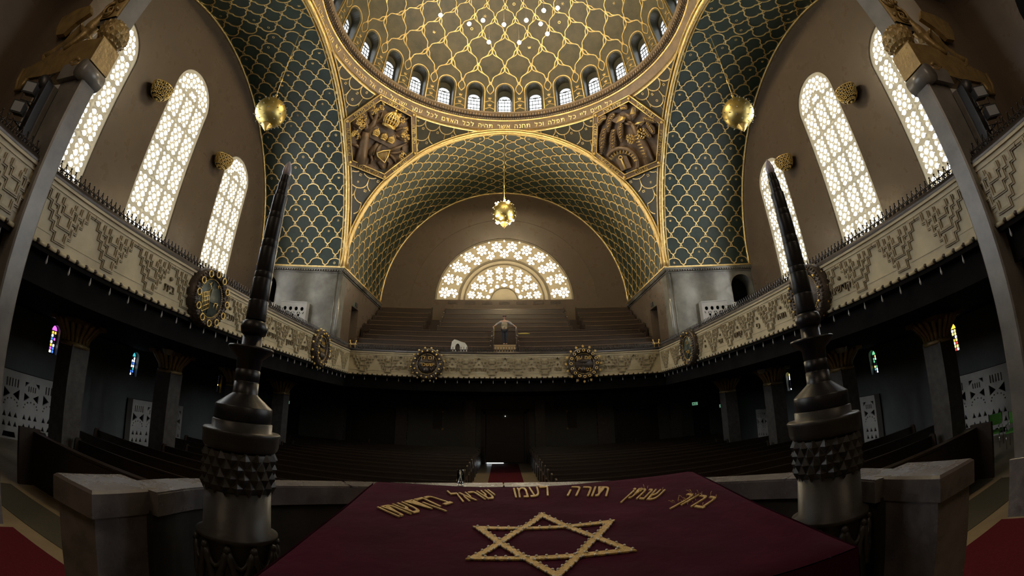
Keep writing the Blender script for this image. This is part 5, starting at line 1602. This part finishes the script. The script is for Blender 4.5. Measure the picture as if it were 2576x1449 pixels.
def person():
    o = thing('person', 'person in a cap, khaki vest and checked shirt, arms spread on the gallery handrails', 'person', (-.02, 10.42, 6.9))
    # facing -Y (towards the hall)
    nd = [(0, 0, .95, .15, .12), (0, 0, 1.10, .15, .11), (0, 0, 1.25, .165, .115), (0, .01, 1.38, .15, .10), (0, .0, 1.46, .06), (0, -.01, 1.53, .058), (0, -.015, 1.60, .098, .105), (0, -.01, 1.68, .092, .10),
          (.20, .01, 1.38, .075), (.36, -.01, 1.27, .055), (.50, -.04, 1.17, .045), (.585, -.05, 1.105, .034), (.63, -.06, 1.085, .036, .020),
          (-.20, .01, 1.38, .075), (-.36, -.01, 1.27, .055), (-.50, -.04, 1.17, .045), (-.575, -.05, 1.105, .034), (-.62, -.06, 1.085, .036, .020),
          (.09, 0, .86, .095), (.10, -.01, .50, .070), (.10, .01, .10, .048), (.11, -.12, .035, .042, .03),
          (-.09, 0, .86, .095), (-.06, -.03, .50, .070), (-.03, -.01, .10, .048), (-.02, -.13, .035, .042, .03)]
    ed = [(0, 1), (1, 2), (2, 3), (3, 4), (4, 5), (5, 6), (6, 7), (3, 8), (8, 9), (9, 10), (10, 11), (11, 12), (3, 13), (13, 14), (14, 15), (15, 16), (16, 17), (0, 18), (18, 19), (19, 20), (20, 21), (0, 22), (22, 23), (23, 24), (24, 25)]
    # fingers closing over the rail
    for s, h in ((1, 12), (-1, 17)):
        hx = nd[h]
        for j in range(4):
            k = len(nd); yy = hx[1]-.03+.02*j
            nd.append((hx[0]+s*.022, yy, hx[2]-.004, .0095)); nd.append((hx[0]+s*(.050+.004*(j % 2)), yy, hx[2]-.022, .0085)); nd.append((hx[0]+s*.056, yy, hx[2]-.052, .0075))
            ed += [(h, k), (k, k+1), (k+1, k+2)]
        k = len(nd); nd.append((hx[0]-s*.012, hx[1]-.045, hx[2]-.006, .010)); nd.append((hx[0]+s*.004, hx[1]-.066, hx[2]-.03, .009)); ed += [(h, k), (k, k+1)]
    v, f = skin(nd, ed, 0, 2); b = MB(); b.add(v, f, 0, True)
    b.sphere((0, -.125, 1.60), .020, 8, 0, (.8, 1.1, 1.4)); 
    for s in (-1, 1):
        b.sphere((s*.098, .0, 1.60), .026, 8, 0, (.4, .8, 1.3)); b.sphere((s*.035, -.108, 1.625), .012, 6, 1)
    b.sphere((0, -.108, 1.555), .020, 6, 2, (1.3, .5, .35))
    b.build('body', [M_SKIN, M_PLASTIC, M_BRONZE], o)
    # shirt sleeves and torso
    def grow(idx, e2, dr):
        m = {k: i for i, k in enumerate(idx)}
        n2 = [(*nd[k][:3], nd[k][3]+dr, (nd[k][4] if len(nd[k]) > 4 else nd[k][3])+dr) for k in idx]
        return skin(n2, [(m[a], m[b_]) for a, b_ in e2], 0, 2)
    v, f = grow([1, 2, 3, 8, 9, 10, 13, 14, 15], [(1, 2), (2, 3), (3, 8), (8, 9), (9, 10), (3, 13), (13, 14), (14, 15)], .014)
    c = MB(); c.add(v, f, 0, True); c.build('shirt', M_CHECK, o)
    v, f = grow([0, 1, 2, 3], [(0, 1), (1, 2), (2, 3)], .032); c = MB(); c.add(v, f, 0, True)
    for s in (-1, 1):
        for z in (1.0, 1.22): c.box((s*.09-.05, -.165, z-.05), (s*.09+.05, -.135, z+.05))
    c.build('vest', M_VEST, o)
    v, f = grow([0, 18, 19, 20, 22, 23, 24], [(0, 18), (18, 19), (19, 20), (0, 22), (22, 23), (23, 24)], .018); c = MB(); c.add(v, f, 0, True); c.build('trousers', M_JEANS, o)
    for x in (.11, -.02):
        c = MB(); c.sphere((x, -.075, .045), .06, 10, 0, (.85, 2.0, .75)); c.build('shoe', M_PLASTIC, o)
    c = MB(); c.sphere((0, .0, 1.705), .115, 14, 0, (1, 1.1, .6)); c.sphere((0, -.09, 1.69), .10, 12, 0, (1, 1.1, .14)); c.build('cap', M_HAT, o)
    c = MB(); c.sphere((0, .03, 1.62), .108, 12, 0, (1, 1, .9)); c.build('hair', M_DBRONZE, o)
M_CHECK = bpy.data.materials.new('checked shirt'); M_CHECK.use_nodes = True
_n = M_CHECK.node_tree; _c = _n.nodes.new('ShaderNodeTexChecker'); _c.inputs['Scale'].default_value = 24; _t = _n.nodes.new('ShaderNodeTexCoord')
_c.inputs['Color1'].default_value = (.62, .60, .58, 1); _c.inputs['Color2'].default_value = (.03, .025, .03, 1)
_n.links.new(_t.outputs['Object'], _c.inputs['Vector']); _n.links.new(_c.outputs['Color'], _n.nodes['Principled BSDF'].inputs['Base Color'])
person()
# white sheet draped over two low humps
ds = MB()
def sheet(u, v):
    x = -2.40+(u-.5)*.85; hump = .95-.30*max(0, (u-.45))*1.2
    z = GZ+1.78*min(1, hump)*math.sin(PI*min(1, max(0, .04+.92*u)))**.35
    return (x, 8.75+v*.30-.05*math.sin(9*u), z if 0 < v < 1 else z-.06)
ds.pierced([(-.42, 0), (.42, 0), (.45, .9), (.40, 1.42), (.30, 1.55), (.10, 1.60), (-.10, 1.68), (-.26, 1.72), (-.38, 1.60), (-.43, 1.3)], [circle(-.08, 1.28, .13, .22, 14)], .35, frame((-2.40, 8.72, GZ), (1, 0, 0), (0, 0, 1)))
ds.box((-2.55, 8.80, GZ+.9), (-2.40, 8.84, GZ+1.55), 1)
tag(ds.build('draped_sheet', [M_SHEET, M_DBRONZE]), 'white sheet draped over a frame behind the railing, left of the person', 'sheet')

# ---- pierced white screens
def tri(x, z, s, d): return [(x, z-s), (x, z+s), (x+d*s*1.1, z)][::1 if d < 0 else -1]
def screen_holes(w, h, n):
    hs = []; cw = w/n
    for i in range(n):
        c = cw*(i+.5); z = h-.38
        if i % 2 == 0:
            for k in range(5): x = c-.24+k*.12; hs.append([(x-.026, z-.12), (x+.026, z-.12), (x+.026, z+.14), (x-.026, z+.14)])
            hs.append([(c-.34, z-.52), (c-.06, z-.36), (c-.34, z-.17)]); hs.append([(c+.34, z-.17), (c+.06, z-.36), (c+.34, z-.52)])
        else:
            hs.append([(c-.32, z+.14), (c-.32, z-.02), (c-.14, z+.14)]); hs.append([(c+.32, z+.14), (c+.14, z+.14), (c+.32, z-.02)])
            for k in range(4): x = c-.15+k*.10; hs.append([(x-.022, z-.16), (x+.022, z-.16), (x+.022, z+.02), (x-.022, z+.02)])
            hs.append([(c-.32, z-.50), (c-.08, z-.34), (c-.32, z-.22)]); hs.append([(c+.32, z-.22), (c+.08, z-.34), (c+.32, z-.50)])
        for k in range(7): a = PI*k/6; hs.append(circle(c+.30*math.cos(a), z-.70+.20*math.sin(a), .030, n=6))
        for r_ in range(2):
            for k in range(3): x = c-.25+k*.25; hs.append([(x-.08, .42+r_*.3), (x+.08, .42+r_*.3), (x, .60+r_*.3)])
        hs.append([(c-.3, .06), (c+.3, .06), (c+.24, .24), (c-.24, .24)])
    return hs
def screen(M, w, h, n, label):
    o = bpy.data.objects.new('pierced_screen', None); COL.objects.link(o); tag(o, label, 'screen', 'white pierced screens along the ground-floor walls')
    p = MB(); p.pierced([(0, 0), (w, 0), (w, h), (0, h)], screen_holes(w, h, n), .06, M); p.build('front_panel', M_SCREEN, o)
    p = MB(); p.box((0, 0, -.35), (w, h, -.30), 0, M); p.build('back_panel', M_SOFFIT, o)
    for x in (0, w-.06): p = MB(); p.box((x, 0, -.30), (x+.06, h, -.06), 0, M); p.build('side_panel', M_SCREEN, o)
def wl(y): return frame((-XW+.40, y, 0), (0, 1, 0), (0, 0, 1))
def wr(y): return frame((XW-.40, y, 0), (0, -1, 0), (0, 0, 1))
screen(wl(-7.6), 4.4, 2.2, 5, 'white pierced screen on the left wall, left of the first stone column')
screen(wl(.75), 3.5, 2.18, 4, 'white pierced screen on the left wall, behind the second stone column')
screen(wr(-3.2), 4.4, 2.25, 5, 'white pierced screen on the right wall behind the green chairs')
screen(wr(4.3), 3.5, 2.25, 4, 'white pierced screen on the right wall right beside the right candle')
screen(wr(11.0), 1.65, 2.28, 2, 'small white pierced screen near the far corner of the right wall')
def vent(x0, x1, label):
    o = bpy.data.objects.new('vent_cabinet', None); COL.objects.link(o); tag(o, label, 'cabinet', 'white pierced cabinets on the galleries')
    w = x1-x0; hs = []; M = frame((x0, A-.42, GZ), (1, 0, 0), (0, 0, 1)); h = 3.55
    for r_ in range(2):
        for k in range(4):
            c = .28+k*(w-.56)/3; z = h-.38-r_*1.05
            hs.append(circle(c, z, .11, .12, 10)); hs.append([(c-.16, z-.20), (c-.10, z-.30), (c-.06, z-.28), (c-.12, z-.17)]); hs.append([(c+.16, z-.20), (c+.12, z-.17), (c+.06, z-.28), (c+.10, z-.30)])
        for k in range(3):
            c = .28+(k+.5)*(w-.56)/3; z = h-.78-r_*1.05
            hs.append([(c-.09, z+.04), (c, z-.11), (c+.09, z+.04), (c+.05, z+.09), (c-.05, z+.09)])
    p = MB(); p.pierced([(0, 0), (w, 0), (w, h), (0, h)], hs, .05, M); p.build('front_panel', M_SCREEN, o)
    p = MB(); p.box((0, 0, -.40), (.05, h, -.05), 0, M); p.box((w-.05, 0, -.40), (w, h, -.05), 0, M); p.box((0, h, -.40), (w, h+.05, .03), 0, M); p.build('casing', M_SCREEN, o)
    p = MB(); p.box((.05, 0, -.36), (w-.05, h, -.34), 0, M); p.build('back_panel', M_SOFFIT, o)
vent(-13.0, -11.35, 'white pierced cabinet on the left gallery against the grey polished wall')
vent(11.35, 13.0, 'white pierced cabinet on the right gallery against the grey polished wall')
for s, sn in ((-1, 'left'), (1, 'right')):
    t = thing('notice_stand', 'white notice sheet on a stand by the arched niche of the %s gallery' % sn, 'notice', (s*13.55, A-.35, GZ))
    p = MB(); p.box((-.16, -.01, 2.75), (.16, .01, 3.45)); p.build('sheet', M_PAPER, t)
    p = MB(); p.tube([(0, .03, 0), (0, .03, 3.4)], .02, 6); p.box((-.2, -.1, 0), (.2, .15, .03)); p.build('stand', M_IRON, t)

# ---- green chairs
def green_chair(x, y, rz, label):
    o = thing('green_chair', label, 'chair', (x, y, 0), rz, 'green chairs before the white screen')
    p = MB(); p.bevbox((-.24, -.24, .43), (.24, .24, .48), .02); p.build('seat', M_GREEN, o)
    p = MB(); p.bevbox((-.23, .22, .62), (.23, .26, .95), .01); p.build('backrest', M_GREEN, o)
    for a in (-1, 1):
        for b in (-1, 1):
            p = MB(); p.tube([(a*.23, b*.22, 0), (a*.23, b*.22, .44 if b < 0 else .98)], .014, 8); p.build('leg', M_CHROME, o)
    p = MB()
    for a in (-1, 1):
        p = MB(); p.tube([(a*.23, -.22, .43), (a*.23, -.22, .66), (a*.23, .22, .66)], .015, 8); p.build('armrest', M_CHROME, o)
green_chair(13.35, -6.15, R_(-75), 'green chair with chrome legs standing nearer the pews, before the white screen')
green_chair(13.15, -7.05, R_(-75), 'green chair with chrome legs at the very edge, beyond the other green chair')

# ---- exit signs, plaques
def exit_sign(x, y, z, nx, label):
    M = frame((x, y, z), (0, -nx, 0) if nx else (1, 0, 0), (0, 0, 1))
    o = bpy.data.objects.new('exit_sign', None); COL.objects.link(o); tag(o, label, 'sign', 'small green exit signs')
    p = MB(); p.box((-.22, -.12, -.05), (.22, .12, 0), 0, M); p.build('housing', M_PLASTIC, o)
    p = MB(); p.box((-.20, -.10, 0), (.20, .10, .01), 0, M); p.build('panel', E_EXIT, o)
    p = MB(); p.sphere(M @ Vector((.06, .06, .012)), .018, 6); p.tube([M @ Vector(q) for q in ((.06, .04, .015), (.04, -.01, .015), (.09, -.07, .015))], .012, 5); p.tube([M @ Vector(q) for q in ((.04, -.01, .015), (.0, -.06, .015), (-.03, -.05, .015))], .012, 5)
    p.prism([(-.16, 0), (-.10, .05), (-.10, .02), (-.03, .02), (-.03, -.02), (-.10, -.02), (-.10, -.05)][::-1], .004, M @ Matrix.Translation((0, 0, .01)))
    p.build('running_figure', M_PAPER, o)
exit_sign(-A+.05, 12.7, 9.62, 1, 'exit sign above the left doorway of the back gallery')
exit_sign(A-.05, 12.7, 9.62, -1, 'exit sign above the right doorway of the back gallery')
exit_sign(sx_(-13.2), YL-.05, 3.1, 0, 'exit sign above the far left door under the gallery')
exit_sign(sx_(11.4), YL-.05, 3.1, 0, 'exit sign above the far right door under the gallery')
exit_sign(sx_(13.2), YL-.05, 2.75, 0, 'exit sign on the back wall near the far right corner, beside the last door')
for s, sn in ((-1, 'left'), (1, 'right')):
    x = sx_(s*3.85); o = bpy.data.objects.new('wall_plaque', None); COL.objects.link(o); tag(o, 'dark wall plaque with gilt scrolls on the back wall, %s of the main door' % sn, 'plaque')
    p = MB(); p.box((x-.28, YL-.10, 2.15), (x+.28, YL, 3.15)); p.build('plate', M_DOOR, o)
    for z in (2.12, 3.2):
        c = MB(); c.tube([(x-s*.33+.06*math.cos(a)*(1-a/12), YL-.13, z+.06*math.sin(a)*(1-a/12)) for a in np.linspace(0, 8, 16)], .02, 6); c.build('gilt_scroll', M_GOLDS, o)

# ---- ceiling bowls under the galleries
for i, (x, y) in enumerate(((-10.2, -3.0), (-10.2, 2.0), (10.2, -3.0), (10.2, 2.0))):
    t = thing('ceiling_lamp', 'unlit bowl lamp under the %s gallery, %s the first row of columns' % ('left' if x < 0 else 'right', 'nearer' if y < 0 else 'farther along'), 'ceiling lamp', (x, y, UZ))
    p = MB(); p.lathe([(.01, -.26), (.12, -.24), (.18, -.16), (.19, -.10)], n=16, caps=False); p.build('bowl', M_LAMPGL, t)
    p = MB(); p.lathe([(.20, -.10), (.20, -.07), (.06, -.05), (.06, 0)], n=16); p.build('mount', M_DBRONZE, t)
bpy.context.view_layer.update()
